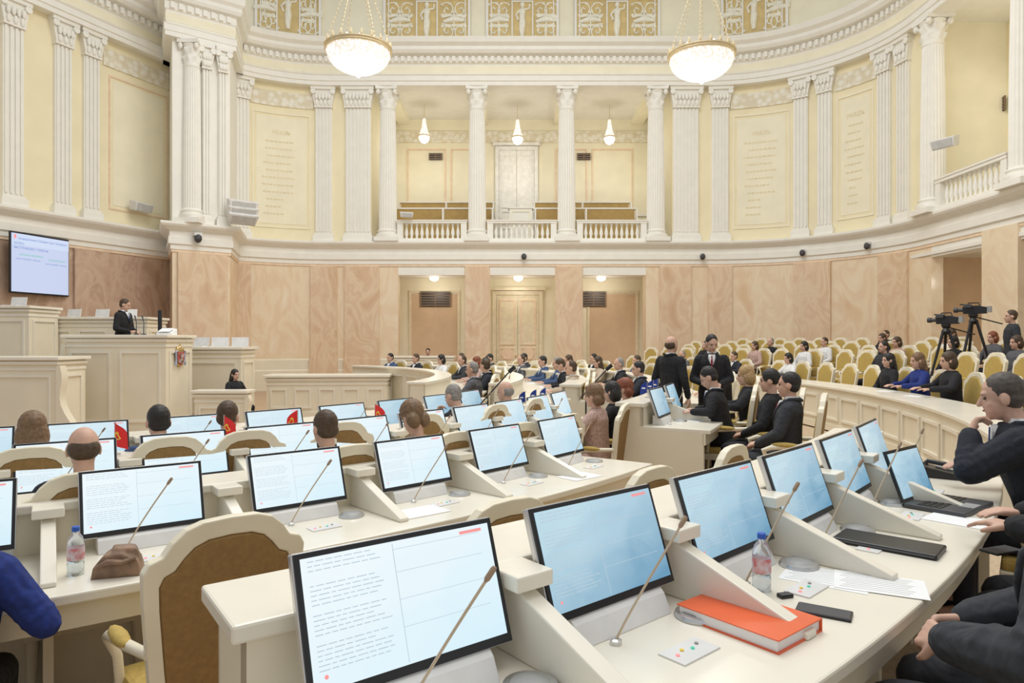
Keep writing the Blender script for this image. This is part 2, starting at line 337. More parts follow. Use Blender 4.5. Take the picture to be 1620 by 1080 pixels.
# ---------------------------------------------------------------- the hall
R5=5.2;SL=14.1;SQ=SL+R5*pi/2
def W(s,off=0):
    if s<0: t=-s/R5;return (-6.7-(R5-off)*sin(t),20.8+(R5-off)*cos(t))
    if s<=SL: return (-6.7+s,26-off)
    if s<SQ: t=(s-SL)/R5;return (7.4+(R5-off)*sin(t),20.8+(R5-off)*cos(t))
    return (12.6-off,20.8-(s-SQ))
def Wr(s): return -s/R5 if s<0 else 0 if s<=SL else -(s-SL)/R5 if s<SQ else -pi/2
def line(a,b):
    l=hypot(b[0]-a[0],b[1]-a[1]);d=((b[0]-a[0])/l,(b[1]-a[1])/l)
    return (lambda s,off=0:(a[0]+d[0]*s+d[1]*off,a[1]+d[1]*s-d[0]*off)),l,atan2(d[1],d[0])
PP=[(-12.1,24.1),(-10.8,21.7),(-9.4,22.75),(-10.0,24.9)]
Lw,LL,Lr=line((-17,12.75),(-12,24));Pw,PL,Pr=line(PP[1],PP[2])
ZB0,ZB1,ZA,ZC,ZT=4.59,5.43,11.28,12.9,17
tn=[0]
def trim(mb,m,smooth=None):
    tn[0]+=1;return struct(mb.build('trim_%d'%tn[0],m,smooth=smooth))
mb=MB();mb.box((-2,13,-.28),(38,38,.2));struct(mb.build('floor',FLOOR))
for r0,r1,a0,a1,z in[(12.98,18,-85,-33,0),(12.98,15.72,-33,46,0),(15.72,16.8,-30,42,.3),(16.8,17.9,-28,42,.4),(17.9,19.0,-24,40,.5),(19.0,20.2,-20,37,.6),(10.6,12.98,-30,-17,0),(6.6,12.98,-17,54,-.03)]:
    struct(MB().arc(r0,r1,-.18,z,a0,a1).build('floor',CARP))
S1=SQ+14
RC=lambda z0,z1,o0,o1:[(o0,z0),(o1,z0),(o1,z1),(o0,z1)]
# lower marble storey
mb=MB();mb.strip(W,-3.7,2.37,-.18,ZB0,-.35,0);struct(mb.build('wall_far_left_corner',MARB))
for i,(a,b) in enumerate([(4.9,5.86),(8.34,9.4),(11.8,14.1)]): struct(MB().strip(W,a,b,-.18,ZB0,-.6,0).build('wall_far_pier_%d'%(i+1),MARB))
struct(MB().strip(W,2.37,11.8,4.18,ZB0,-.6,-.005).build('wall_far_lintel',WHITE))
struct(MB().strip(W,14.1,SQ+.3,-.18,ZB0,-.35,0).build('wall_right_corner',MARB))
for i,(a,b) in enumerate([(SQ+2.6,SQ+3.9),(SQ+7,SQ+8.4),(SQ+11.5,SQ+14)]): struct(MB().strip(W,a,b,-.18,ZB0,-.5,.08).build('wall_right_pier_%d'%(i+1),MARB))
struct(MB().strip(W,SQ+.3,S1,4.18,ZB0,-.5,0).build('wall_right_lintel',WHITE))
struct(MB().strip(Lw,0,LL,-.18,ZB0,-.3,0).build('wall_left',MARB3))
struct(MB().poly(PP,RC(-.18,ZB0,-.3,0)).build('wall_left_pier',MARB))
# upper storey
struct(MB().strip(W,-3.7,1.35,ZB1,ZA,-.35,0).build('wall_upper_far_left',WALLY))
struct(MB().strip(W,12.8,SQ+.25,ZB1,ZA,-.35,0).build('wall_upper_right_corner',WALLY))
struct(MB().strip(Lw,0,LL,ZB0,ZA,-.3,0).build('wall_upper_left',WALLY))
struct(MB().poly(PP,RC(ZB0,ZA,-.3,0)).build('wall_upper_left_pier',WHITE))
struct(MB().strip(W,-3.7,S1,ZC-.1,ZT,-.9,-.35).build('wall_attic',WALLP))
BAND=[(-.3,4.59),(.05,4.59),(.05,4.72),(.11,4.76),(.11,4.98),(.08,5.0),(.08,5.16),(.2,5.22),(.3,5.30),(.34,5.36),(.34,5.43),(-.3,5.43)]
ENT=[(-.35,11.28),(.34,11.28),(.34,11.42),(.38,11.44),(.38,11.62),(.42,11.66),(.30,11.68),(.30,12.08),(.36,12.12),(.36,12.34),(.58,12.40),(.66,12.5),(.66,12.62),(.8,12.72),(.86,12.9),(-.9,12.9)]
EN2=[(o*.62 if o>0 else -.3,z) for o,z in ENT]
for f,a,b in[(W,-3.7,S1),(Lw,0,LL)]:
    trim(MB().sweep(f,a,b,BAND),WHITE);trim(MB().sweep(f,a,b,ENT),WHITE)
    trim(MB().strip(f,a,b,4.50,4.59,0,.03),PEACH);trim(MB().strip(f,a,b,11.74,12.02,.29,.312),WALLP)
    d=MB();s=a
    while s<b: d.strip(f,s,s+.13,12.14,12.33,.25,.47,9);s+=.24
    trim(d,WHITE)
trim(MB().poly(PP,BAND),WHITE);trim(MB().poly(PP,EN2),WHITE);trim(MB().poly(PP,RC(4.5,4.59,0,.03)),PEACH);trim(MB().poly(PP,RC(11.74,12.02,.1,.2)),WALLP)
d=MB();s=-.1
while s<PL: d.strip(Pw,s,s+.13,12.14,12.33,.15,.3,9);s+=.24
trim(d,WHITE)
BB=[(0,-.18),(.1,-.18),(.1,.55),(.06,.6),(.06,.95),(.02,1.0),(0,1.0)]
for f,a,b in[(W,-3.7,2.37),(W,14.1,SQ+.3),(Lw,0,LL)]: struct(MB().sweep(f,a,b,BB).build('baseboard_hall',DESK))
struct(MB().poly(PP,BB).build('baseboard_pier',DESK))
# far gallery and recesses
struct(MB().box((.375,28.2,5.36),(11.6,4.4,.14)).build('floor_gallery',WHITE))
struct(MB().box((.375,30.1,8.5),(11.6,.2,6.2)).build('wall_gallery_back',WALLP))
for s in(-1,1): struct(MB().box((.375+s*5.78,28.2,8.4),(.1,4,6)).build('wall_gallery_side',WALLP))
struct(MB().box((.375,28.3,11.5),(11.6,3.8,.2)).build('ceiling_gallery',WHITE))
mb=MB()
for x in(-4.735,-1.33,2.08,5.485): mb.box((x,28.2,11.28),(.5,3.8,.26))
trim(mb,WALLP)
trim(MB().box((.375,29.97,10.62),(11.4,.08,.5)),ORN)
mb=MB()
for a,b in[(-4.6,-2.9),(-2.7,-1.3),(1.9,3.3),(3.5,5.3)]: mb.frame(a,b,6.2,10.1,.06,29.94,30)
trim(mb,PEACH)
trim(MB().box((.375,29.96,7.2),(11.4,.05,.12)),WHITE)
struct(MB().box((.375,28.3,2.1),(11.6,.2,4.7)).build('wall_recess_back',WALLP))
struct(MB().box((.375,27.2,4.3),(11.6,2.2,.1)).build('ceiling_recess',WHITE))
for x in(-5.4,6.2): struct(MB().box((x,27.2,2.1),(.2,2,4.7)).build('wall_recess_side',MARB))
def vent(x,y,z,w,h,label,rz=0):
    t=thing('wall_vent',label,'vent',(x,y,z),rz,'wall vents');MB().box((0,0,0),(w,.03,h)).build('back_plate',BLK,t)
    b=MB();n=max(3,int(h/.09))
    for i in range(n): b.box((0,-.025,-h/2+h*(i+.5)/n),(w,.02,h/n*.45))
    for i in range(3): b.box((-w/2+w*i/2,-.025,0),(.04,.03,h))
    b.build('louvre',VENT,t)
def recess_panel(cx,label):
    t=thing('recess_panel',label,'wall panel',(cx,28.19,0));MB().box((0,0,1.8),(1.95,.03,3.6)).build('field',TAN,t)
    MB().frame(-1.05,1.05,0,3.75,.1,-.05,.0).build('frame',DOORM,t)
recess_panel(-3.2,'orange tan wall panel in the lower recess left of the double door');recess_panel(4.15,'orange tan wall panel in the lower recess right of the double door')
vent(-3.15,28.12,3.4,1.2,.62,'brown louvred vent in the left lower recess');vent(3.35,28.12,3.4,1.0,.62,'brown louvred vent in the right lower recess')
for i,x in enumerate((-3.35,3.15)):vent(x,29.93,9.75,.55,.3,'small brown vent on the gallery back wall '+('left','right')[i]+' of the white door')
vent(15.0,20.9,8.9,.3,.45,'small dark vent high on the right loggia wall',-pi/2)
dn=[0]
def door(x,y,w,h,z,m,panel):
    dn[0]+=1;r=struct(thing('door_%d'%dn[0],'tall panelled double door','door',(x,y,z)))
    del r['category'];del r['label']
    b=MB();b.frame(-w/2-.16,w/2+.16,-.2,h+.16,.16,-.12,0);b.box((0,-.1,h+.24),(w+.5,.26,.12));b.build('door_frame',m,r)
    for s in(-1,1):
        l=MB().box((s*w/4,-.03,h/2),(w/2-.02,.05,h)).build('door_leaf',m,r)
        b=MB();
        for z0,z1 in((.2,h*.26),(h*.29,h*.42),(h*.45,h-.2)): b.frame(s*w/4-w/4+.12,s*w/4+w/4-.12,z0,z1,.05,-.09,-.04)
        if panel: b.lathe([(.2,0),(.24,0),(.24,.04),(.2,.04)],n=20,M=X.Translation((s*w/4,-.06,h*.355))@RX(pi/2))
        b.build('door_panel',PEACH if panel else WHITE,l)
        MB().ell((s*.07,-.1,h*.33),(.03,.04,.05)).build('door_handle',GOLD,l)
door(.23,28.18,1.75,3.75,-.18,DOORM,True);door(.2,29.98,1.55,4.6,5.43,DOORW,False)
# right loggia
struct(MB().box((15.2,15,8.5),(.2,14,6.2)).build('wall_loggia_back',WALLY))
struct(MB().box((14,15,5.36),(2.9,14,.14)).build('floor_loggia',WHITE))
struct(MB().box((14,15,11.5),(3.2,14,.2)).build('ceiling_loggia',WHITE))
struct(MB().box((13.9,20.95,8.4),(2.6,.2,6)).build('wall_loggia_side',WALLP))
struct(MB().box((15.2,15,2.1),(.2,14,4.8)).build('wall_right_recess_back',WALLP))
struct(MB().box((13.9,21.3,2.1),(2.6,.2,4.8)).build('wall_right_recess_side',TAN))
struct(MB().box((14,15,4.3),(2.9,14,.1)).build('ceiling_right_recess',WHITE))
mb=MB();Mr=X.Translation((15.1,0,0))@X.Rotation(-pi/2,4,'Z')
mb.frame(-20.4,-17.4,6.2,10.4,.07,-.05,0,Mr);trim(mb,PEACH)
mb=MB();pts=[(1.1*cos(a),1.1*sin(a)) for a in [pi*i/12 for i in range(13)]];pt2=[(.85*cos(a),.85*sin(a)) for a in [pi*i/12 for i in range(13)]]
mb.rings([[(15.05,18.6+p[0],2.3+p[1]) for p in (pts[i],pt2[i])]+[(14.9,18.6+p[0],2.3+p[1]) for p in (pt2[i],pts[i])] for i in range(13)])
mb.box((14.97,17.6,1),(.2,.28,2.6));mb.box((14.97,19.6,1),(.2,.28,2.6));trim(mb,WHITE)
# pilasters
def pilaster(p,rz,w,z0=ZB1,z1=ZA,m=None):
    M=TR(p[0],p[1],0,rz);b=MB();n=max(3,int(w/.12));h=z1-.78
    b.box((0,-.03,(z0+h)/2),(w,.16,h-z0),M)
    for i in range(n): b.box((-w/2+w*(i+.5)/n,-.13,(z0+.35+h)/2),(w/n*.5,.05,h-z0-.4),M)
    b.box((0,-.06,z0+.12),(w+.16,.3,.24),M);b.box((0,-.05,z0+.28),(w+.08,.24,.08),M)
    t=trim(b,WHITE)
    c=MB();c.prism([(-w/2,h),(w/2,h),(w/2+.13,z1-.12),(-w/2-.13,z1-.12)],-.2,.03,'y',M)
    c.box((0,-.1,z1-.06),(w+.3,.36,.12),M);c.box((0,-.08,h+.02),(w+.06,.26,.06),M)
    k=max(3,int(w/.15))
    for r_ in range(2):
        for i in range(k+r_): c.ell((-w/2+w*(i+.5)/(k+r_),-.22-.03*r_,h+.17+.22*r_),(.065,.05,.13),8,5,M)
    for s in(-1,1): c.lathe([(.05,-.06),(.1,-.06),(.1,.06),(.05,.06)],n=10,M=M@X.Translation((s*(w/2+.05),-.22,z1-.2))@RX(pi/2))
    c.build('capital',WHITE,t)
for s,w in[(-3.42,.5),(-.45,.62),(.86,.95),(13.3,.95),(14.6,.62),(17.5,.5),(18.35,.5),(20.55,.5),(21.35,.5)]: pilaster(W(s),Wr(s),w)
for s,w in[(4.4,.6),(7.1,.55),(8.5,.5),(9.38,.5)]: pilaster(Lw(s),Lr,w)
for s,w in[(1.0,.26),(1.5,.26)]: pilaster(Pw(s),Pr,w)
for s,w in[(-3.35,.5),(-.45,1.0),(1.0,1.3),(5.38,.9),(8.87,1.0),(12.9,1.2),(14.6,.9),(17.9,1.3),(20.9,1.2)]:
    trim(MB().strip(W,s-w/2,s+w/2,1.0,4.5,-.02,.1),MARB2);trim(MB().strip(W,s-w/2-.04,s+w/2+.04,-.18,1.0,-.02,.17),MARB2)
for s,w in[(5.2,.9),(9.4,1.1)]: trim(MB().strip(Lw,s-w/2,s+w/2,-.18,4.5,0,.1),MARB3)
trim(MB().strip(Pw,.15,PL-.1,-.18,4.5,0,.12),MARB2)
# relief strips and framed panels
for a,b in[(-3.1,-.85),(15.0,17.2),(18.7,20.2)]: trim(MB().strip(W,a,b,10.45,11.0,0,.05),ORN)
trim(MB().strip(Lw,9.8,LL-.1,10.45,11.0,0,.05),ORN);trim(MB().strip(Lw,4.9,6.7,10.45,11.0,0,.05),ORN)
for f,a,b in[(W,-3.05,-.95),(W,15.1,17.1),(W,18.75,20.1),(Lw,10.0,LL-.15)]:
    trim(MB().wframe(f,a,b,5.9,10.2,.05,0,.03),WALLP if f is W else PEACH);trim(MB().strip(f,a+.15,b-.15,6.05,10.05,0,.012),WALLP)
def inscription(sa,sb,z0,z1,label):
    t=thing('wall_inscription',label,'inscription',(*W((sa+sb)/2),z0),0,'gilt wall inscriptions');c=(sa+sb)/2
    vs,fs=text('УКАЗЪ',.2,'CENTER');b=MB();b.add([(*W(c+x,.03),z1-.2+y) for x,y,_ in vs],fs);b.build('heading',INK,t,world=True)
    z=z1-.5
    while z>z0:
        b=MB();x=x0=sa+rnd.uniform(.1,.3)
        e=sb-rnd.uniform(.1,.35) if z>z0+.8 else c+.1
        while x<e-.1:
            l=rnd.uniform(.05,.12);b.strip(W,x,min(x+l,e),z,z+.055,.012,.022,.2);x+=l+.05
        b.strip(W,x0,min(x,e),z+.022,z+.03,.008,.018)
        b.build('text_line',INK,t,world=True)
        z-=.27
inscription(-2.8,-1.2,6.4,9.6,'gilt inscription on the curved wall left of the gallery');inscription(15.35,16.85,6.4,9.6,'gilt inscription on the curved wall just right of the gallery');inscription(18.9,19.95,6.4,9.6,'gilt inscription on the narrow panel nearest the right loggia')
# columns
def capital_mb(b,z,r,h,n=32):
    rs=[]
    for i,(t,rr,am) in enumerate([(0,1,.0),(.06,1.08,.0),(.12,1.0,.0),(.2,1.02,.10),(.36,1.12,.2),(.42,1.02,.05),(.5,1.05,.1),(.66,1.2,.22),(.72,1.08,.05),(.84,1.3,0)]):
        ph=0 if t<.45 else pi/8
        rs.append([(r*(rr+am*max(-.4,cos(8*(2*pi*j/n+ph))))*cos(2*pi*j/n),r*(rr+am*max(-.4,cos(8*(2*pi*j/n+ph))))*sin(2*pi*j/n),z+h*t) for j in range(n)])
    b.rings(rs);q=r*1.42;pts=[]
    for k in range(4):
        a0=pi/4+k*pi/2
        for u in(-.5,-.25,0,.25,.5):
            m=q*(1-.14*(1-4*u*u));a=a0+pi/4
            x,y=m,2*u*q;pts.append((x*cos(a)-y*sin(a),x*sin(a)+y*cos(a)))
    b.prism(pts,z+h*.86,z+h,'z')
    for k in range(4):
        a=pi/4+k*pi/2;b.ell((r*1.55*cos(a),r*1.55*sin(a),z+h*.75),(.09,.09,.11),8,6)
def make_column(label,z0=ZB1,z1=ZA,r=.34):
    t=thing('column',label,'column',(0,0,0),0,'white fluted columns');h=.85
    b=MB();b.box((0,0,z0+.08),(r*2.7,r*2.7,.16));b.lathe([(r*1.3,z0+.16),(r*1.36,z0+.22),(r*1.3,z0+.29),(r*1.12,z0+.31),(r*1.12,z0+.36),(r*1.2,z0+.4),(r*1.05,z0+.46)],n=28);b.build('base',WHITE,t,smooth=40)
    b=MB();rs=[];n=96
    for i in range(9):
        u=i/8;rr=r*(1-.16*u*u);z=z0+.46+(z1-h-z0-.46)*u
        rs.append([(rr*(1-.07*abs(sin(12*2*pi*j/n)))*cos(2*pi*j/n),rr*(1-.07*abs(sin(12*2*pi*j/n)))*sin(2*pi*j/n),z) for j in range(n)])
    b.rings(rs);b.build('shaft',WHITE,t);b=MB();capital_mb(b,z1-h,r*.84,h);b.build('capital',WHITE,t,smooth=50);return t
COLS=[(-4.735,26.05,'leftmost white fluted column of the far gallery'),(-1.33,26.05,'second white fluted column from the left in the far gallery'),(2.08,26.05,'third white fluted column from the left in the far gallery'),(5.485,26.05,'rightmost white fluted column of the far gallery'),(12.55,20.35,'white fluted column at the near end of the right curved wall, beside the loggia'),(12.55,16.7,'white fluted column at the right edge of the photo'),(-10.3,21.98,'white fluted column on the projecting pier at left')]
c0=make_column(COLS[0][2]);c0.location=(COLS[0][0],COLS[0][1],0)
for x,y,l in COLS[1:]:
    c=dup(c0,(x,y,0),0,l)
    if x<-9: c.scale=(.82,.82,1)
# balustrades
def balustrade(x,y,rz,ln,label,z=ZB1,k=.85):
    t=thing('balustrade',label,'balustrade',(x,y,z),rz,'white gallery balustrades');t.scale=(1,1,k)
    MB().box((0,0,.07),(ln,.3,.14)).build('bottom_rail',WHITE,t);b=MB().box((0,0,.86),(ln,.32,.09));b.box((0,0,.93),(ln+.04,.38,.05));b.build('top_rail',WHITE,t)
    for s in(-1,1): MB().box((s*(ln/2-.12),0,.48),(.22,.28,.72)).build('post',WHITE,t)
    n=int((ln-.5)/.185);pr=[(.05,.14),(.05,.2),(.035,.23),(.075,.36),(.065,.46),(.032,.66),(.032,.72),(.055,.75),(.055,.82)]
    for i in range(n): MB().lathe(pr,(-(ln-.5)/2+(ln-.5)*(i+.5)/n,0,0),8).build('baluster',WHITE,t,smooth=50)
balustrade(-3.03,25.95,0,2.65,'left white stone balustrade of the far gallery');balustrade(.375,25.95,0,2.65,'middle white stone balustrade of the far gallery');balustrade(3.78,25.95,0,2.65,'right white stone balustrade of the far gallery')
balustrade(12.5,18.5,-pi/2,2.9,'white stone balustrade of the loggia on the right wall',k=1)
# gallery benches
for i,(x,w) in enumerate([(-2.75,4.0),(2.95,4.1)]):
    for j,(y,z) in enumerate([(27.4,.68),(28.7,1.2)]):
        t=thing('gallery_bench','%s gold bench in the far gallery, %s of the white door'%(('front','rear')[j],('left','right')[i]),'bench',(x,y,5.43),0,'gallery benches')
        MB().box((0,0,z+.36),(w,.5,.1)).build('seat',WOODB,t);MB().box((0,.26,z+.6),(w,.08,.6)).build('backrest',WOODB,t);MB().box((0,.26,z+.92),(w+.06,.14,.06)).build('top_rail',WHITE,t)
        for s in(-1,0,1): MB().box((s*(w/2-.03),0,(z+.8)/2),(.06,.56,z+.8)).build('end_panel',WHITE,t)
        MB().box((0,-.2,z/2+.15),(w,.06,z+.3)).build('kickboard',WOODB,t)
t=thing('gallery_rostrum','small white stepped stand before the gallery door','stand',(.35,27.3,5.43));MB().box((0,0,.75),(.9,.5,1.5)).build('body',WHITE,t);MB().box((0,0,1.52),(1.0,.6,.06)).build('top',WHITE,t);MB().frame(-.38,.38,.15,1.4,.05,-.28,-.25).build('moulding',WALLP,t)
# attic relief panels
def relief(sa,sb,z0,z1,label,rich=True):
    t=thing('relief_panel',label,'relief panel',(*W((sa+sb)/2),z0),0,'gilded frieze panels');o=-.34;c=(sa+sb)/2;zc=(z0+z1)/2;h=(z1-z0)/2
    MB().strip(W,sa,sb,z0,z1,o-.05,o+.03).build('field',GOLDF,t,world=True)
    b=MB();b.wframe(W,sa,sb,z0,z1,.09,o,o+.1);b.wframe(W,sa+.18,sb-.18,z0+.16,z1-.16,.04,o,o+.07);b.wframe(W,c-.42,c+.42,z0+.24,z1-.24,.05,o,o+.09);b.build('frame',WHITE,t,world=True)
    P=lambda x,z,e=.06:(*W(x,o+e),z)
    b=MB();b.tube([P(c,zc+.5),P(c,zc+.36),P(c-.01,zc+.15),P(c,zc-.1),P(c-.02,zc-.35),P(c-.01,zc-.62)],[.05,.13,.10,.13,.11,.07],8)
    b.tube([P(c-.08,zc+.42),P(c-.24,zc+.22),P(c-.16,zc+.02)],.045,6);b.tube([P(c+.08,zc+.42),P(c+.26,zc+.46),P(c+.28,zc+.62)],.04,6);q=P(c,zc+.6);b.ell(q,(.09,.09,.11),8,6);b.build('figure',CREAMR,t,world=True)
    wd=(sb-sa)/2-.7
    for s in(-1,1):
        b=MB()
        for zz in(-.5,.5):
            cx=c+s*(.55+wd*.5) if rich else c+s*(.5+wd*.4)
            for dr in(-1,1):
                pts=[]
                for i in range(26):
                    a=i/25*2.7*pi;rr=.32*h*(1-i/28);pts.append(P(cx+dr*.26*wd+dr*rr*cos(a+pi*.2)*.9,zc+zz*h*.8+rr*sin(a+pi*.2)*(1 if zz>0 else -1),.05))
                b.tube(pts,[.025+.03*(i%4==0) for i in range(26)],5)
                for q in range(4): b.ell(P(cx+dr*(.06+.13*q)*wd,zc+zz*h*(.36+.06*(q%2)),.04),(.07,.05,.06),7,5)
            b.tube([P(cx-wd*.48,zc+zz*h*.25),P(cx,zc+zz*h*.42),P(cx+wd*.48,zc+zz*h*.25)],.035,5)
        q0=c+s*(.6+wd*.45);b.tube([P(q0-.4,zc-.05),P(q0,zc+.06),P(q0+.4,zc)],[.06,.13,.06],6);b.ell(P(q0+.36,zc+.14),(.07,.06,.08),8,5)
        b.tube([P(q0,zc-.35),P(q0,zc+.35)],.03,5)
        b.build('scrollwork',CREAMR,t,world=True)
relief(1.75,5.1,13.0,15.0,'gilded relief frieze panel above the left bay of the gallery');relief(5.7,8.5,13.0,15.0,'gilded relief frieze panel above the middle bay of the gallery');relief(9.1,12.4,13.0,15.0,'gilded relief frieze panel above the right bay of the gallery')
relief(-2.9,-.6,13.1,15.2,'gilded relief frieze panel on the left curve, left of the chandelier',False);relief(14.7,17.0,13.1,15.2,'gilded relief frieze panel on the right curve, right of the chandelier',False)
# chandeliers, lanterns
def make_chand(label,x,y,z):
    t=thing('chandelier',label,'chandelier',(x,y,z),0,'crystal bowl chandeliers')
    b=MB();pr=[(.74*cos(u),-.48*sin(u)) for u in [i*pi/2/9*.97 for i in range(10)]]
    n=48;b.rings([[(r*(1-.025*(j%2))*cos(2*pi*j/n),r*(1-.025*(j%2))*sin(2*pi*j/n),zz) for j in range(n)] for r,zz in pr]);b.build('crystal_bowl',CRYST,t)
    MB().lathe([(.70,0),(.765,0),(.78,.03),(.755,.06),(.77,.09),(.70,.09)],n=40).build('rim',CHAIN,t,smooth=40)
    b=MB();b.lathe([(.72,.085),(.78,.085),(.78,.11),(.72,.11),(.72,.085)],n=40)
    for i in range(20): a=2*pi*i/20;b.lathe([(.025,.09),(.04,.14),(.03,.22),(.01,.24)],(.75*cos(a),.75*sin(a),0),6)
    b.build('crown_finial',CHAIN,t);MB().ell((0,0,-.5),(.07,.07,.09)).build('drop_finial',CRYST,t)
    for i in range(6):
        a=2*pi*i/6+.2;b=MB()
        for q in range(18):
            u=q/17;b.ell(((.76-.62*u)*cos(a),(.76-.62*u)*sin(a),.12+1.78*u),(.015,.015,.04),6,4)
        b.tube([(.76*cos(a),.76*sin(a),.08),(.14*cos(a),.14*sin(a),1.95)],.006,4);b.build('chain',CHAIN,t)
    b=MB();b.lathe([(.12,1.9),(.2,1.95),(.22,2.05),(.1,2.15),(.06,2.3),(.02,2.4)],n=16);b.tube([(0,0,2.3),(0,0,7.5)],.02,6);b.build('stem',CHAIN,t)
    b=MB()
    for i in range(10): a=2*pi*i/10;b.lathe([(.03,.1),(.035,.2),(.02,.26)],(.5*cos(a),.5*sin(a),0),6)
    b.build('candle_bulb',LAMP,t);return t
c=make_chand('left large crystal bowl chandelier hanging on gold chains',-3.6,16,8.42);dup(c,(4.44,16,8.27),0,'right large crystal bowl chandelier hanging on gold chains')
def make_lantern(label,x,y,z):
    t=thing('hanging_lantern',label,'lantern',(x,y,z),0,'gallery lanterns');t.scale=(.88,.88,.95)
    MB().lathe([(.02,-.3),(.18,-.22),(.25,-.08),(.25,0)],n=16).build('crystal_bowl',LAMP,t,smooth=60);MB().lathe([(.25,0),(.265,.02),(.265,.04),(.25,.06)],n=16).build('rim',CHAIN,t)
    MB().lathe([(.24,.06),(.12,.4),(.07,.75),(.02,.8)],n=12).build('bead_strands',CRYST,t,smooth=60);MB().tube([(0,0,.8),(0,0,1.42)],.012,5).build('chain',CHAIN,t);return t
l=make_lantern('left crystal lantern hanging in the far gallery',-3.6,28,10.05)
dup(l,(.23,28,10.0),0,'middle crystal lantern hanging in the far gallery');dup(l,(4.0,28,10.0),0,'right crystal lantern hanging in the far gallery')
for i,x in enumerate((-3.1,.25,3.55)):
    t=thing('ceiling_lamp','small %s dome lamp under the lower recess ceiling'%('left','middle','right')[i],'lamp',(x,27.2,4.25),0,'recess dome lamps');MB().lathe([(.05,-.2),(.16,-.15),(.2,-.04),(.2,0)],n=14).build('glass_dome',LAMP,t,smooth=60);MB().lathe([(.2,-.03),(.24,-.03),(.24,0),(.1,0)],n=14).build('rim',GOLD,t)
# wall loudspeakers, cameras
def loudspeaker(x,y,z,rz,label,sc=1,n=1):
    t=thing('wall_loudspeaker',label,'loudspeaker',(x,y,z),rz,'wall loudspeakers')
    for i in range(n):
        M=X.Translation((0,-.3*sc,-.12*i*sc*1.6))@RX(.25+.2*i)
        MB().prism([(-.42*sc,-.2*sc),(.42*sc,-.2*sc),(.5*sc,.2*sc),(-.5*sc,.2*sc)],-.2*sc,.2*sc,'y',M).build('cabinet',LGREY,t,bevel=.02);MB().box((0,-.21*sc,0),(.78*sc,.02,.3*sc),M).build('grille',MGREY,t)
    MB().tube([(0,.0,0),(0,-.25*sc,0)],.04).build('bracket',GREY,t)
p=Lw(10.9,.1);loudspeaker(p[0],p[1],6.1,Lr+.1,'pale wall loudspeaker on the left upper wall by the column',.75)
loudspeaker(-9.05,22.7,6.1,.65,'large pale stacked loudspeaker on the projecting pier',.95,3);loudspeaker(-4.0,25.75,6.4,.3,'small pale loudspeaker at the left gallery balustrade',.5);loudspeaker(12.3,19.2,7.2,-1.1,'pale loudspeaker on the loggia balustrade at right',.7)
for i,(s,l) in enumerate([(7.15,'small dark dome camera under the middle of the gallery'),(13.9,'small dark dome camera below the band right of the gallery'),(17.6,'small dark dome camera on the right curved band'),(20.0,'white box camera on the right curved band near the loggia')]):
    p=W(s,.2);t=thing('security_camera',l,'security camera',(*p,4.85),Wr(s),'security cameras');MB().box((0,.05,.1),(.16,.2,.08)).build('mount',LGREY,t);MB().ell((0,-.03,0),(.1,.1,.12)).build('dome',DGREY,t,smooth=60)
p=Pw(.7,.25);t=thing('security_camera','white camera with black dome on the projecting pier','security camera',(*p,4.95),Pr,'security cameras');MB().box((0,.05,.14),(.24,.3,.1)).build('mount',LGREY,t);MB().ell((0,-.05,0),(.12,.12,.14)).build('dome',DGREY,t,smooth=60)
# ---------------------------------------------------------------- television
t=thing('wall_screen','large flat screen with Russian text on the left marble wall','screen',(-13.58,19.7,3.0),R(76));t.scale=(.86,1,1)
MB().box((0,.05,.85),(2.16,.06,1.72)).build('housing',BLK,t,bevel=.01);sc_=MB().box((0,.01,.85),(2.08,.02,1.62)).build('display',TVM,t)
MB().box((0,-.003,1.5),(2.08,.006,.3)).build('header_band',TVH,sc_)
def tvt(s,size,x,z,m,wmax=None):
    vs,fs=text(s,size);k=1
    if wmax: k=wmax/max(v[0] for v in vs)
    MB().add([(x+a*k,-.01,z+b*min(1,k*1.1)) for a,b,_ in vs],fs).build('lettering',m,sc_)
tvt('Законодательное Собрание Санкт-Петербурга',.1,-.84,1.5,TVT,1.8);tvt('ВОПРОС',.085,-.98,1.36,TVT);tvt('ВЫСТУПАЮЩИЕ С ТРИБУНЫ',.085,-.98,1.24,TVT);tvt('ОСНОВНЫЕ МИКРОФОНЫ',.07,-.8,1.06,TVG,.85);tvt('РАДИОМИКРОФОНЫ',.07,.25,1.0,TVG,.65);tvt('1. ВЫСТУПАЮЩИЙ С ТРИБУНЫ',.055,-.95,.94,TVT,.9);tvt('1. ВЫСТУПАЮЩИЙ С ТРИБУНЫ',.055,.1,.88,TVT,.85)
MB().prism([(-.98,1.62),(-.90,1.62),(-.90,1.54),(-.94,1.5),(-.98,1.54)],-.012,-.005,'y').build('crest',REDL,sc_)
MB().box((0,.2,.85),(.6,.3,.5)).build('wall_bracket',DGREY,t)
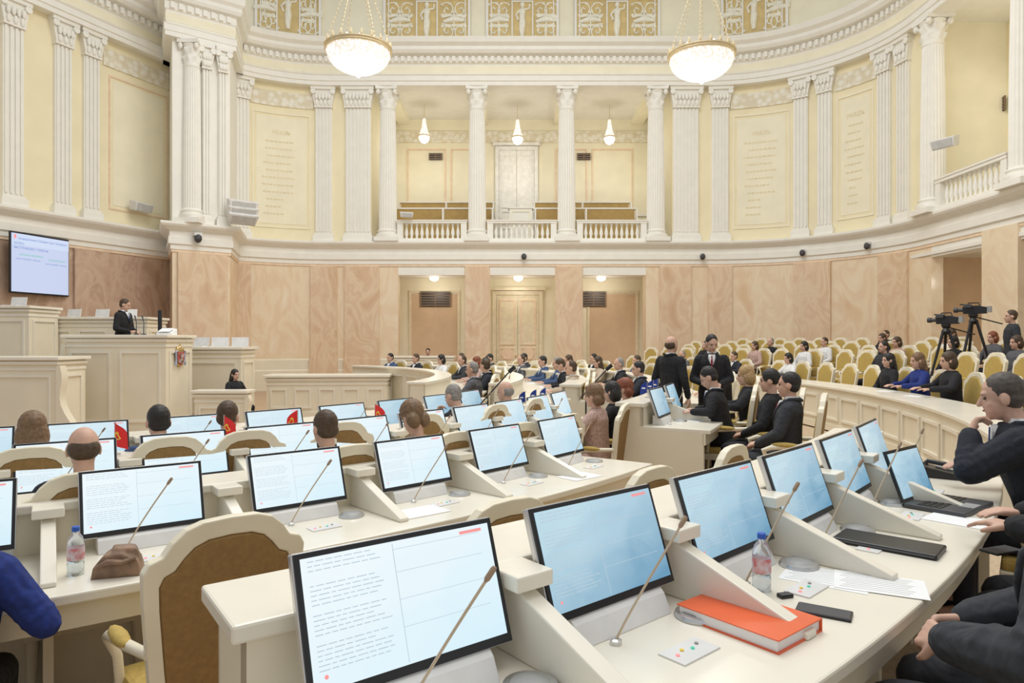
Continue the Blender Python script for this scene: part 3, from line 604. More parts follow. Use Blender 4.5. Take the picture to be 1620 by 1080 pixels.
# ---------------------------------------------------------------- rostrum
def cabinet(name,label,cat,x,y,dx,dy,z0,z1,rz=0,np=2,flare=0):
    t=thing(name,label,cat,(x,y,z0),rz);h=z1-z0
    MB().box((0,0,h/2),(dx,dy,h)).build('body',DESK,t);b=MB();b.box((0,0,h+.03),(dx+.14,dy+.14,.06));b.box((0,0,h-.05),(dx+.07,dy+.07,.06));b.box((0,0,h-.16),(dx+.03,dy+.03,.05));b.build('top',DESKL,t,bevel=.01)
    b=MB();b.box((0,0,.08),(dx+.06,dy+.06,.16));b.build('plinth',DESK,t)
    b=MB()
    for i in range(np): b.frame(-dx/2+dx*i/np+.09,-dx/2+dx*(i+1)/np-.09,.25,h-.26,.04,-dy/2-.025,-dy/2)
    Ms=X.Rotation(pi/2,4,'Z');b.frame(-dy/2+.12,dy/2-.12,.25,h-.26,.04,-dx/2-.025,-dx/2,Ms);b.build('panel_moulding',DESKL,t)
    for s in([-1,1] if flare==2 else [flare] if flare else []):
        pr=[];N=10
        for i in range(N+1):
            u=i/N;pr.append((s*(dx/2+.05+.34*(1-u)**2+.05*sin(u*9)),.02+u*(h*.92)))
        MB().prism([(s*dx/2,.02)]+pr+[(s*dx/2,h*.94)],-dy/2-.03,-dy/2+.14,'y').build('scroll_bracket',DESK,t,smooth=40)
    return t
pod=cabinet('podium','tall cream speaker podium bearing a coat of arms','podium',-7.72,13.85,1.95,1.1,-.18,1.72,0,2,-1)
crest=thing('coat_of_arms','red and gold city coat of arms mounted on the podium','emblem',(-6.73,13.8,1.3),pi/2);crest.scale=(1.05,1,.66)
MB().prism([(-.16,.25),(.16,.25),(.16,-.02),(.1,-.17),(0,-.25),(-.1,-.17),(-.16,-.02)],-.03,0,'y').build('gold_rim',GOLD,crest)
MB().prism([(-.12,.21),(.12,.21),(.12,-.02),(.08,-.14),(0,-.2),(-.08,-.14),(-.12,-.02)],-.045,-.03,'y').build('red_shield',mat('crest_red',(.48,.10,.08),.5),crest)
b=MB()
for s in(-1,1): b.tube([(-s*.09,-.055,-.1),(s*.09,-.055,.14)],.012,6);b.tube([(-s*.13,-.055,-.04),(-s*.09,-.055,-.11),(-s*.03,-.055,-.12)],.012,6)
b.tube([(0,-.055,-.12),(0,-.055,.18)],.011,6);b.build('crossed_anchors',SILV,crest)
b=MB()
for i in(-1,0,1): b.ell((i*.07,-.02,.34-.03*abs(i)),(.05,.03,.06),8,6)
b.box((0,-.02,.28),(.24,.05,.05));b.box((0,-.02,.42),(.02,.02,.08));b.build('crown',GOLD,crest)
b=MB();
for s in(-1,1): b.tube([(s*.03,-.03,.3),(s*.18,-.03,.22),(s*.165,-.03,0),(s*.19,-.03,-.2)],[.012,.022,.016,.022],6)
b.build('ribbon',mat('ribbon_blue',(.36,.42,.58),.6),crest)
cabinet('presidium_desk','low cream front desk left of the speaker podium','desk',-9.3,12.4,2.6,.8,-.18,1.32,0,2,1)
cabinet('presidium_desk','cream side counter right of the podium','desk',-6.58,15.35,1.28,.8,-.18,1.47,0,1,-1)
cabinet('rostrum_flank','low cream flank wall beside the podium, hiding the seated woman','desk',-5.8,13.7,1.0,.3,-.18,.62,0,1,1)
cabinet('presidium_desk','high cream presidium desk at the far left beneath the wall screen','desk',-12.5,15.9,3.2,1.0,-.18,2.4,0,3)
cabinet('presidium_desk','long cream presidium desk behind the speaker','desk',-10.1,16.9,2.6,.9,-.18,2.18,0,3)
struct(MB().box((-8.9,15.15,.26),(3.2,1.2,.88)).build('floor',CARP))
def lid(x,y,z,rz,label):
    t=thing('desk_laptop',label,'laptop',(x,y,z),rz,'laptops on the rostrum');MB().box((0,-.1,.01),(.36,.25,.02)).build('base',LGREY,t);MB().box((0,.06,.12),(.36,.02,.22),RX(-.2)).build('lid',LGREY,t);return t
for i,(x,y,z) in enumerate([(-12.1,15.7,2.46),(-11.4,15.7,2.46),(-10.9,16.9,2.24),(-10.2,16.9,2.24),(-9.5,16.9,2.24),(-7.0,15.3,1.53),(-6.55,15.3,1.53),(-6.1,15.3,1.53)]): lid(x,y,z,rnd.uniform(-.3,.3),'pale open laptop, %s from the left along the rostrum desks'%ORD[i])
t=thing('podium_paper_stand','white sloping paper rest on the podium','paper rest',(-7.0,13.85,1.78));MB().prism([(-.12,0),(.12,0),(.12,.13),(-.12,.04)],-.15,.15).build('wedge',PAPER,t);MB().box((0,0,.11),(.24,.2,.01),RX(.35)).build('sheet',PAPER,t)
t=thing('podium_timer','slim black upright display on the podium','display',(-7.22,14.0,1.78));MB().box((0,0,.26),(.07,.04,.5)).build('screen_post',BLK,t);MB().box((0,0,.01),(.14,.12,.02)).build('base',BLK,t)
for i,x in enumerate((-7.65,-7.5)):
    t=thing('podium_microphone',('left','right')[i]+' thin microphone on the podium before the speaker','microphone',(x,13.9,1.78));MB().lathe([(.05,0),(.05,.02),(.02,.03)],n=12).build('base',BLK,t);MB().tube([(0,0,.02),(-.05,.1,.25),(-.15,.22,.4)],[.012,.008,.016],6).build('stalk',BLK,t)
cabinet('secretariat_desk','long cream secretariat desk in the far left of the floor','desk',-4.4,16.5,2.8,.7,-.18,.8,.08,5,0)
cabinet('far_desk','low cream panelled desk before the left lower recess','desk',-3.0,23.2,2.0,.8,-.18,1.1,0,3,0)
# ---------------------------------------------------------------- desk rows
def ring_desk(nm,rm,a0,a1,zf,sts,low=False):
    am=(a0+a1)/2;t=thing('curved_desk',nm[1],'desk',(*pol(rm,am),zf),R(am+90))
    B=lambda mb,n,m,bv=0:mb.build(n,m,t,world=True,bevel=bv)
    hp=.755 if low else 1.0;ri=rm-.36 if low else rm-.06;ro=rm+.35 if low else rm+.65
    B(MB().arc(ri,ro,zf+.755,zf+.80,a0,a1,.8),'desktop',DESKL,.008)
    if not low:
        B(MB().arc(rm-.36,rm-.035,zf+1.0,zf+1.045,a0-.15,a1+.15,.8),'ledge',DESKL,.008);B(MB().arc(rm-.1,rm-.05,zf+.80,zf+1.0,a0,a1,.8),'back_riser',DESK)
    B(MB().arc(rm-.32,rm-.27,zf,zf+hp,a0,a1,.8),'front_panel',DESK)
    B(MB().arc(ro-.09,ro-.05,zf+.64,zf+.755,a0,a1,.8),'apron',DESK);B(MB().arc(rm-.345,rm-.315,zf,zf+.12,a0,a1,.8),'plinth',DESK)
    st=[a0]+[(sts[i]+sts[i+1])/2 for i in range(len(sts)-1)]+[a1] if sts else [a0+(a1-a0)*i/max(1,int((a1-a0)*rm*pi/180/.8)) for i in range(max(1,int((a1-a0)*rm*pi/180/.8))+1)]
    mb=MB();zt=hp-.16
    for i in range(len(st)-1):
        g=3.2/rm;p,q=st[i]+g,st[i+1]-g
        if q-p<1: continue
        mb.arc(rm-.345,rm-.32,zf+zt,zf+zt+.04,p,q,1);mb.arc(rm-.345,rm-.32,zf+.2,zf+.24,p,q,1);mb.arc(rm-.345,rm-.32,zf+.24,zf+zt,p,p+.04*57.3/rm,1);mb.arc(rm-.345,rm-.32,zf+.24,zf+zt,q-.04*57.3/rm,q,1)
    B(mb,'panel_moulding',DESKL)
    w=.05*57.3/rm
    for e in((a0,a0+w),(a1-w,a1)):
        mb=MB().arc(rm-.32,ro-.07,zf,zf+.76,e[0],e[1],1)
        if not low: mb.arc(rm-.32,rm-.05,zf+.76,zf+1.0,e[0],e[1],1)
        mb.build('end_panel',DESK,t,world=True)
    inner=st[1:-1] if sts else []
    for a in inner:
        M=TR(*pol(rm,a),zf,R(a+90))
        mb=MB().prism([(.1,.80),(.1,1.0),(-.03,1.0),(-.52,.82),(-.52,.80)],-.03,.03,'x',M);mb.box((0,-.03,1.022),(.13,.14,.045),M);mb.build('divider',DESKL,t,world=True,bevel=.006)
        MB().box((0,.1,.378),(.04,.75,.755),M).build('support',DESK,t,world=True)
    return t
RW={'A':(('nearest desk row','nearest curved cream desk row with screens, at lower right'),13.55,-54.2,-34.6,-.03,[-52.62,-49.64,-46.62,-43.75,-40.85,-37.9]),
'B':(('second desk row','second curved cream desk row, ending at the aisle'),11.15,-62,-34.8,-.18,[-57.85+4.15*i for i in range(6)]),
'C':(('third desk row','third curved cream desk row with small red flags on its ledge'),9.85,-62,-18.5,-.18,[-59.3+4.1*i for i in range(10)]),
'D':(('fourth desk row','fourth curved cream desk row, inside the flagged row'),8.7,-62,-20,-.18,[-59+5*i for i in range(8)]),
'G':(('short aisle desk row','short curved cream desk with blue flags beside the aisle'),11.25,-27.9,-19.5,-.05,[-26,-22]),
'A2':(('outer desk row','long outer curved cream desk sweeping round at right'),14.62,-27.5,40,.03,[],True),
'B3':(('far middle desk row','curved cream desk behind the two standing men'),11.15,-14,40,-.03,[]),
'C2':(('far third desk row','curved cream desk across the floor, inside the one behind the standing men'),9.85,-14,45,-.03,[]),
'D2':(('far fourth desk row','curved cream desk across the floor, third from the far colonnade'),8.75,-14,48,-.03,[]),
'E':(('far inner desk row','innermost curved cream desk across the floor, facing the rostrum'),7.4,-14,53,-.03,[])}
for k,v in RW.items(): ring_desk(*v)
# station equipment prototypes
def make_monitor(label,smat):
    t=thing('desk_monitor',label,'monitor',(0,0,0),0,'desk monitors');M=X.Translation((0,-.085,.875))@RX(-R(19))
    MB().box((0,.015,.165),(.565,.024,.332),M).build('housing',SILV,t,bevel=.004);MB().box((0,.0,.165),(.558,.008,.325),M).build('bezel',BLK,t)
    s=MB().box((0,0,.165),(.53,.004,.29)).build('screen',smat,t);s.matrix_local=M@X.Translation((0,-.005,.005))
    b=MB()
    for z0,z1 in((.30,.27),(.245,.2),(.18,.135),(.115,.06)):
        z=z0
        while z>z1:
            x=-.25
            while x<-.06-rnd.random()*.05:
                l=rnd.uniform(.01,.03);b.box((x+l/2,-.0025,z),(l,.001,.0022));x+=l+.005
            z-=.0105
        b.box((.10,-.0025,z0-.01),(.26,.001,.0012))
    b.box((-.03,-.0025,.165),(.0015,.001,.28));b.build('screen_text',TXT,s)
    b=MB();b.box((.205,-.0028,.297),(.07,.001,.008));b.build('red_label',REDL,s)
    MB().ell((-.235,-.002,.048),(.005,.001,.005),10,6).build('crest_mark',REDL,s)
    b=MB();b.prism([(-.13,.80),(.0,.80),(.0,.9),(-.055,.9),(-.10,.86)],-.21,.21);b.build('stand',LGREY,t,bevel=.004);return t
def make_mic(label):
    t=thing('gooseneck_microphone',label,'microphone',(0,0,0),0,'gooseneck microphones')
    MB().lathe([(.018,.80),(.018,.812),(.01,.816)],(-.1,-.16,0),12).build('base',SILV,t)
    pts=[(-.1+.17*u**1.15,-.16-.10*u,.81+.32*u) for u in [i/9 for i in range(10)]];MB().tube(pts,.0038,7).build('gooseneck',NECK,t,smooth=60)
    e=V(pts[-1]);d=(V(pts[-1])-V(pts[-2])).normalized();MB().tube([e-d*.002,e+d*.006,e+d*.032,e+d*.038],[.004,.0075,.0075,.005],10).build('capsule',MICT,t,smooth=60);return t
def make_puck(label):
    t=thing('desk_loudspeaker',label,'desk speaker',(0,0,0),0,'round desk speakers');c=(.25,-.2,.80)
    MB().lathe([(.073,0),(.075,.006),(.07,.016),(.058,.018)],c,28).build('rim',SILV,t,smooth=40);MB().lathe([(.058,.012),(.05,.021),(.02,.026),(.002,.026)],c,24).build('grille',GREY,t,smooth=60);return t
def make_keys(label):
    t=thing('voting_panel',label,'control panel',(0,0,0),0,'voting panels');MB().box((.02,-.33,.802),(.17,.09,.006)).build('plate',LGREY,t)
    for i,(m) in enumerate((REDL,YEL,TVG,GREY)): MB().lathe([(.006,0),(.006,.004),(.004,.005)],(-.035+.035*i,-.33+.012*(i%2),.805),10).build('button',m,t)
    return t
protos=[make_monitor('m',SCR),make_monitor('m',SCRB),make_mic('m'),make_puck('m'),make_keys('m'),make_monitor('m',SCRL)]
for k in('A','B','C','D','G'):
    (rn,_),rm,a0,a1,zf,sts=RW[k]
    for i,a in enumerate(sts):
        p=(*pol(rm,a),zf);rz=R(a+90);w=ORD[i]+' from the left in the '+rn
        pm=protos[1] if (k=='A' and i>0) or k=='G' or (k=='D' and i>4) else protos[5] if k=='D' or (k=='C' and i>5) or (k=='B' and i>3) else protos[0]
        dup(pm,p,rz,'widescreen desk monitor showing a document, '+w)
        dup(protos[2],p,rz,'beige gooseneck microphone, '+w);dup(protos[3],p,rz,'round silver desk speaker, '+w)
        if k in'AB': dup(protos[4],p,rz,'flat voting panel with coloured buttons, '+w)
def kill(o):
    for c in list(o.children): kill(c)
    bpy.data.objects.remove(o)
for p in protos: kill(p)
# ---------------------------------------------------------------- chairs
def make_chair():
    t=thing('armchair','c','chair',(0,0,0))
    o=[(0,1.17),(.10,1.165),(.16,1.145),(.205,1.105),(.235,1.06),(.28,1.045),(.30,1.01),(.295,.9),(.265,.6),(.25,.42)];n=[(0,1.10),(.08,1.095),(.13,1.075),(.165,1.04),(.195,1.0),(.23,.985),(.245,.95),(.24,.86),(.215,.62),(.2,.5)]
    O=o+[(-x,z) for x,z in o[::-1][:-1]];I=n+[(-x,z) for x,z in n[::-1][:-1]]
    Y=lambda z:-.24-(z-.45)*.13
    m=len(O);b=MB();rs=[]
    for j in range(m):
        (x,z),(u,w)=O[j],I[j];rs.append([(x,Y(z)+.025,z),(u,Y(w)+.025,w),(u,Y(w)-.025,w),(x,Y(z)-.025,z)])
    rs.append(rs[0]);b.rings(rs,False);b.build('back_frame',CHAIRW,t,bevel=.006)
    b=MB();b.rings([[(x*k,Y(z)+e,.8+(z-.8)*k) for x,z in I] for k,e in((1,.002),(1,.018),(.95,.036))]);b.build('back_cushion',FABY,t)
    b=MB();b.rings([[(x*k,Y(z)+e,.8+(z-.8)*k) for x,z in I] for k,e in((.97,-.026),(1,-.016),(1,-.001))]);b.build('back_panel',FAB,t)
    b=MB();b.box((0,.02,.435),(.5,.48,.07));b.build('seat_cushion',FABY,t,bevel=.025);MB().box((0,.0,.37),(.54,.53,.07)).build('seat_frame',CHAIRW,t,bevel=.006)
    for x in(-1,1):
        for y in(-1,1): MB().tube([(x*.235,y*.225,.37),(x*.235,y*.225+.01,.2),(x*.245,y*.25,0)],[.032,.026,.018],8).build('leg',CHAIRW,t,smooth=60)
        MB().tube([(x*.265,Y(.7),.70),(x*.295,-.1,.69),(x*.305,.1,.67),(x*.30,.17,.64),(x*.27,.15,.56),(x*.255,.17,.42)],[.02,.022,.024,.024,.02,.02],8).build('armrest',CHAIRW,t,smooth=60)
        MB().ell((x*.302,-.02,.70),(.032,.12,.025),10,6).build('arm_pad',FABY,t,smooth=60)
    return t
CH=make_chair()
def chair(x,y,z,rz,label,group='cream and gold armchairs'): return dup(CH,(x,y,z),rz,label,group)
taken={}
def seat(row,a,dr=.85,wob=0):
    rm,zf=RW[row][1],RW[row][4];taken.setdefault(row,[]).append(a)
    if row=='A2': dr-=.25
    if row=='E': dr-=.15
    return (*pol(rm+dr,a),max(zf,0) if row in 'AG' else zf,R(a+90+wob))
def sit(row,a,short,label,key,dr=.85,wob=0,**kw):
    x,y,z,rz=seat(row,a,dr,wob);chair(x,y,z,rz,'gold armchair of the '+short);return person(label,x,y,z,rz,K[key] if isinstance(key,str) else key,**kw)
# people in the near rows
sit('A',-37.2,'man in navy suit resting his chin on his hand','man in navy suit at right resting chin on hand','chin',dr=.91,hair='short',hm=HSLT,jm=CNAV,sm=CWHT,tie=TIEB,scale=1.08)
sit('A',-46.7,'person with clasped hands at lower right','person in charcoal suit at lower right with clasped hands on lap','clasp',dr=1.13,hair='short',jm=CCHA,sm=CWHT,scale=1.08)
sit('A',-42,'person holding a phone at the right edge','person in dark suit at the right edge with hands on desk beside a phone','fd',dr=1.16,hair='short',jm=CBLK,sm=CWHT,scale=1.05)
chair(*pol(12.05,-58.1),-.18,R(-58.1+90),'gold armchair of the person in royal blue at lower left')
person('person in royal blue jacket cropped at the lower left corner',*pol(11.98,-57.35),-.18,R(-57.35+84),K['wide'],hair='bob',hm=HBRN,jm=CROY,tm=CBLK,scale=.95)
sit('D',-56.3,'woman with long light brown hair at far left','woman with long light brown hair seen from behind at far left','df',hair='long',hm=HLBR,jm=CBLK)
sit('C',-54.9,'balding man seen from behind','balding man in navy jacket seen from behind in the third row','d',hair='fringe',hm=HBRN,jm=CNAV,skin=SKIN)
sit('D',-51.7,'dark haired man between two screens','dark haired man in blue suit seen from behind in the fourth row','d',hair='short',hm=HBLK,jm=CBLU)
sit('D',-48.6,'grey suited man turned to his right','man in grey suit turning his head right in the fourth row','dr',hair='short',hm=HBRN,jm=CGRY,sm=CWHT)
sit('C',-47.3,'brown haired man beside the red flags','brown haired man in black seen from behind right of the red flags','d',hair='short',hm=HBRN,jm=CBLK)
sit('C',-42.8,'short haired woman in third row','woman with short light brown curls seen from behind in the third row','dd',hair='curly',hm=HLBR,jm=CBEI)
sit('D',-32.5,'grey haired man leaning on his hand','grey haired man in black suit leaning forward with hand to face','ch2',hair='short',hm=HGRY,jm=CBLK,sm=CWHT)
sit('D',-27.5,'balding man in black beyond the grey haired man','balding man in black suit just beyond the leaning grey haired man','d',hair='fringe',hm=HGRY,jm=CBLK,sm=CWHT)
sit('C',-28,'woman in dusty pink jacket','woman in dusty pink jacket with curly brown hair, arms on desk','df',hair='curly',hm=HLBR,jm=CPNK)
sit('C',-24.6,'dark haired woman behind the pink jacket','woman in black with dark hair next to the pink jacketed woman','df',hair='bob',hm=HBLK,jm=CBLK)
sit('C',-21.2,'red haired woman in beige','woman with short red hair in beige vest at the aisle end','df',hair='curly',hm=HRED,jm=CBEI)
sit('G',-23.4,'man looking down at the flagged desk','man in black suit bowing over the blue flagged desk','dd',dr=.66,hair='short',hm=HBLK,jm=CBLK,sm=CWHT,tie=TIEB)
sit('G',-19.9,'blonde woman in black','blonde woman in black jacket at the blue flagged desk','df',dr=.9,hair='bob',hm=HBLD,jm=CBLK)
sit('G',-25.0,'dark haired woman by the dark suited man','woman with dark bun in black seated beside the large dark suited man','lf',dr=1.15,hair='bun',hm=HBLK,jm=CBLK)
sit('G',-28.2,'dark suited man at the aisle','man in dark suit sitting upright at the aisle end with hands on lap','l',dr=1.38,hair='short',hm=HBLK,jm=CCHA,sm=CWHT,tie=TIER)
sit('A2',-9.0,'woman with short brown hair in black','woman with short brown hair in black at the outer desk','df',hair='bob',hm=HBRN,jm=CBLK,scale=1.08)
sit('A2',-5.3,'fair haired woman in royal blue','fair haired woman in royal blue dress at the outer desk','df',hair='long',hm=HLBR,jm=CROY,scale=1.06)
sit('A2',-1.2,'dark haired woman in black at outer desk','dark haired woman in black at the outer desk, left of the blue dress','lf',hair='long',hm=HBLK,jm=CBLK,scale=1.04)
sit('B3',-8,'bald man behind the standing man','bald man in dark suit seated just behind the standing pair','d',hair='fringe',hm=HBRN,jm=CBLK,sm=CWHT)
far=[('E',-12,'d','receding',HGRY,CGRY,'grey haired man in grey jacket in the far inner row'),('E',8,'d','short',HBLK,CBLK,'dark haired man in black, middle of the far inner row'),('E',0,'dr','short',HBRN,CNAV,'brown haired man in navy turning right, far inner row'),('E',16,'df','bob',HRED,CPNK,'red haired woman in dusty pink in the far inner row'),('E',24,'d','receding',HBRN,CCHA,'brown haired man in charcoal in the far inner row'),('E',33,'df','bob',HBLK,CWHT,'dark haired woman in white in the far inner row'),('E',42,'d','short',HBRN,CNAV,'brown haired man in navy, far end of inner row'),('E',50,'d','short',HBLK,CBLU,'man in blue suit at the end of the far inner row'),
('D2',42,'d','short',HBRN,CNAV,'man in navy at the far end of the far fourth row'),('D2',34,'d','short',HBLK,CCHA,'man in charcoal toward the end of the far fourth row'),
('D2',24,'d','receding',HBRN,CGRY,'brown haired man in grey suit in the far fourth row'),('D2',16,'d','short',HBLK,CBLU,'man in blue suit in the middle of the far fourth row'),('D2',9,'d','short',HGRY,CBLU,'grey haired man in blue suit in the far fourth row'),('D2',2,'dd','short',HBRN,CBLK,'man in black reading in the far fourth row'),('D2',-6,'d','receding',HBRN,CBEI,'man in beige jacket, near end of far fourth row'),
('C2',-8,'d','short',HBLK,CNAV,'dark haired man in navy, near end of far third row'),('C2',22,'df','bob',HBRN,CBLK,'woman in black in the far third row'),('C2',34,'d','short',HBLK,CCHA,'man in charcoal at the far end of the far third row'),('C2',5,'d','receding',HGRY,CBLK,'grey haired man in black in the far third row'),('C2',13,'df','long',HBRN,CBEI,'woman in beige with long brown hair, far third row'),('B3',27,'d','short',HBLK,CBLK,'dark haired man in black in the far middle row'),('B3',8,'df','long',HBLD,CBEI,'blonde woman in beige in the far middle row'),('B3',17,'d','short',HBRN,CBLU,'man in blue in the far middle row'),('A2',20,'d','short',HBRN,CNAV,'man in navy at the outer desk near the far wall'),('A2',12,'df','bob',HBLK,CWHT,'dark haired woman in white at the outer desk'),('A2',28,'d','receding',HGRY,CGRY,'grey haired man in grey at the outer desk')]
for r,a,k,h,hm,jm,l in far: sit(r,a,l,l,k,hair=h,hm=hm,jm=jm,sm=CWHT if k[-1]!='f' else None)
# empty chairs along the rows
def fill(row,angs,dr,rn,wob=4):
    for i,a in enumerate(angs):
        if any(abs(a-b)*RW[row][1]*pi/180<.68 for b in taken.get(row,[])): continue
        chair(*pol(RW[row][1]+dr+rnd.uniform(-.05,.08),a),RW[row][4],R(a+90+rnd.uniform(-wob,wob)),'empty gold armchair, %s from the left, %s'%(ORD[i],rn))
x,y=pol(12.05,-53.3);chair(x,y,-.18,R(-53.3+90+6),'large empty armchair in the left foreground with brown velvet back')
for a,l in((-48.6,'empty armchair whose crest shows just left of the second nearest screen'),(-43.9,'empty armchair whose crest shows between the second and third nearest screens'),(-39.4,'empty armchair of the second row, nearest to the aisle')): x,y=pol(12.5,a);chair(x,y,-.18,R(a+90),l)
for r in('C','D'): fill(r,RW[r][5],.82,RW[r][0][0])
for r,st in(('A2',3.1),('B3',4),('C2',4.5),('D2',5.2),('E',6)):
    v=RW[r];n=int((v[3]-v[2]-1.5)/st);fill(r,[v[2]+2.5+st*i for i in range(n)],.85 if r not in('A2','E') else .6 if r=='A2' else .7,v[0][0])
rear=[(16.3,-22,40,.3,'first raised row of chairs'),(17.4,-18,40,.4,'second raised row of chairs'),(18.5,-13,38,.5,'third raised row of chairs'),(19.6,-7,35,.6,'last raised row of chairs')]
rp=[(16.3,15.5,'df','bob',HBLK,CWHT,'woman in white blouse in the first raised row'),(17.4,17.5,'d','short',HBRN,CWHT,'man in white shirt in the second raised row'),(18.5,15,'df','long',HBRN,CBLK,'woman in black in the third raised row'),(17.4,9.5,'df','bob',HBRN,CPNK,'woman in pink in the second raised row'),(18.5,9.0,'lf','long',HBLD,CWHT,'blonde woman in white in the third raised row'),(18.5,5,'lf','bob',HRED,CGRY,'red haired woman in grey in the third raised row'),(16.3,-9.8,'l','short',HBRN,CBLU,'man in blue suit in the first raised row at right'),(16.3,-13.0,'lf','long',HRED,CPUR,'red haired woman in purple in the first raised row'),(16.3,29,'d','short',HBLK,CBLK,'dark haired man in black, far end of first raised row'),(16.3,22,'df','bob',HBRN,CPNK,'woman in dusty pink, toward far end of first raised row'),(17.4,4,'lf','bob',HBLK,CBLK,'dark haired woman in black in the second raised row'),(19.6,12,'lf','long',HBRN,CBEI,'brown haired woman in beige in the last raised row'),(16.3,6,'l','short',HBLK,CCHA,'dark haired man in charcoal in the first raised row'),(17.4,24,'l','receding',HGRY,CBLK,'grey haired man in black in the second raised row'),(17.4,-1.5,'lf','bob',HBRN,CGRY,'brown haired woman in grey in the second raised row'),(19.6,18,'l','short',HBRN,CNAV,'brown haired man in navy in the last raised row')]
rt=[]
for r,a,k,h,hm,jm,l in rp:
    z=[q[3] for q in rear if q[0]==r][0];x,y=pol(r,a);rt.append((x,y));kk=K['l'] if k=='d' else K['lf'] if k=='df' else K[k]
    chair(x,y,z,R(a+90),'gold armchair of the '+l);person(l,x,y,z,R(a+90),kk,hair=h,hm=hm,jm=jm,tm=CBLK)
cams=[(8.2,12.9,.4),(8.95,13.1,.5),(9.15,12.45,.5)]
for r,a0,a1,z,rn in rear:
    st=.74/r*57.3;n=int((a1-a0)/st)
    for i in range(n+1):
        x,y=pol(r,a0+st*i)
        if any(hypot(x-p[0],y-p[1])<.66 for p in rt) or any(hypot(x-p[0],y-p[1])<.8 for p in cams): continue
        chair(x,y,z,R(a0+st*i+90+rnd.uniform(-3,3)),'empty gold armchair, %s from the near end, %s'%(ORD[i],rn))
kill(CH)
# standing people and others
person('man in dark suit speaking behind the podium',-8.55,15.0,.7,R(-95),K['rd'],hair='short',hm=HBRN,jm=CBLK,sm=CWHT,tie=TIEB,scale=1.06)
person('standing man in black suit seen from behind in the aisle',2.14,9.2,0,R(-50),K['st'],hair='fringe',hm=HBRN,jm=CBLK,sm=CWHT,scale=.97)
person('standing man in black suit and tie facing the camera in the aisle',2.72,9.3,0,R(165),K['rd'],hair='short',hm=HBLK,jm=CBLK,sm=CWHT,tie=TIER,scale=.98)
person('camera operator in dark jacket standing at the right edge',9.12,12.45,.5,R(70),K['st'],hair='short',hm=HBRN,jm=CCHA,tm=CBLK,scale=.97)
person('person with long dark hair seated low beside the rostrum',-5.8,14.3,-.18,R(-120),K['lf'],hair='long',hm=HBLK,jm=CBLK,scale=.92)
person('person in black at the low desk before the left recess',-2.95,24.0,.05,R(180),K['d'],hair='short',hm=HBLK,jm=CBLK)
t=thing('stool','plain dark stool under the person beside the rostrum','stool',(-5.8,14.3,-.18));MB().lathe([(.2,.37),(.22,.39),(.2,.42)],n=18).build('seat',DGREY,t)
for i in range(4): a=i*pi/2+.7;MB().tube([(.15*cos(a),.15*sin(a),.38),(.2*cos(a),.2*sin(a),0)],.015).build('leg',DGREY,t)
t=thing('stool','plain chair seat behind the far low desk','stool',(-2.95,24.0,.05));MB().lathe([(.22,.4),(.24,.42),(.22,.45)],n=18).build('seat',DGREY,t);MB().box((0,0,.08),(.3,.3,.62)).build('pedestal',DGREY,t)
# video cameras
def vcam(x,y,z,rz,h,lab):
    t=thing('tripod','black tripod carrying the '+lab,'tripod',(x,y,z),rz,'camera tripods')
    for i in range(3): a=2*pi*i/3+.5;MB().tube([(.05*cos(a),.05*sin(a),h-.12),(.24*cos(a),.24*sin(a),h*.5),(.45*cos(a),.45*sin(a),0)],[.028,.024,.014],8).build('leg',BLK,t)
    MB().lathe([(.06,h-.2),(.08,h-.14),(.05,h-.08),(.08,h-.04),(.08,h)],n=14).build('fluid_head',BLK,t);MB().tube([(0,-.03,h-.06),(.1,-.45,h-.2)],.012).build('pan_handle',BLK,t)
    c=thing('video_camera',lab,'video camera',(x,y,z+h),rz,'video cameras');c.scale=(.72,)*3;MB().prism([(-.3,.0),(.22,.0),(.24,.2),(-.1,.22),(-.32,.17)],-.06,.06,'x').build('body',BLK,c,bevel=.01)
    MB().lathe([(.05,0),(.05,.14),(.07,.16),(.07,.24),(.05,.24)],n=16,M=X.Translation((0,.2,.11))@RX(-pi/2)).build('lens',DGREY,c);MB().box((-.1,.1,.2),(.1,.18,.09)).build('viewfinder',DGREY,c,bevel=.01);MB().tube([(0,-.15,.21),(0,-.12,.29),(0,.1,.29),(0,.16,.21)],.015).build('handle',BLK,c);MB().box((0,-.36,.11),(.1,.1,.16)).build('battery',GREY,c);MB().tube([(.08,.05,.24),(.08,.32,.26)],.018).build('microphone',BLK,c)
vcam(8.2,12.9,.4,R(35),1.58,'left video camera on its tripod at right');vcam(8.85,13.1,.5,R(45),1.68,'right video camera on its tripod at right')
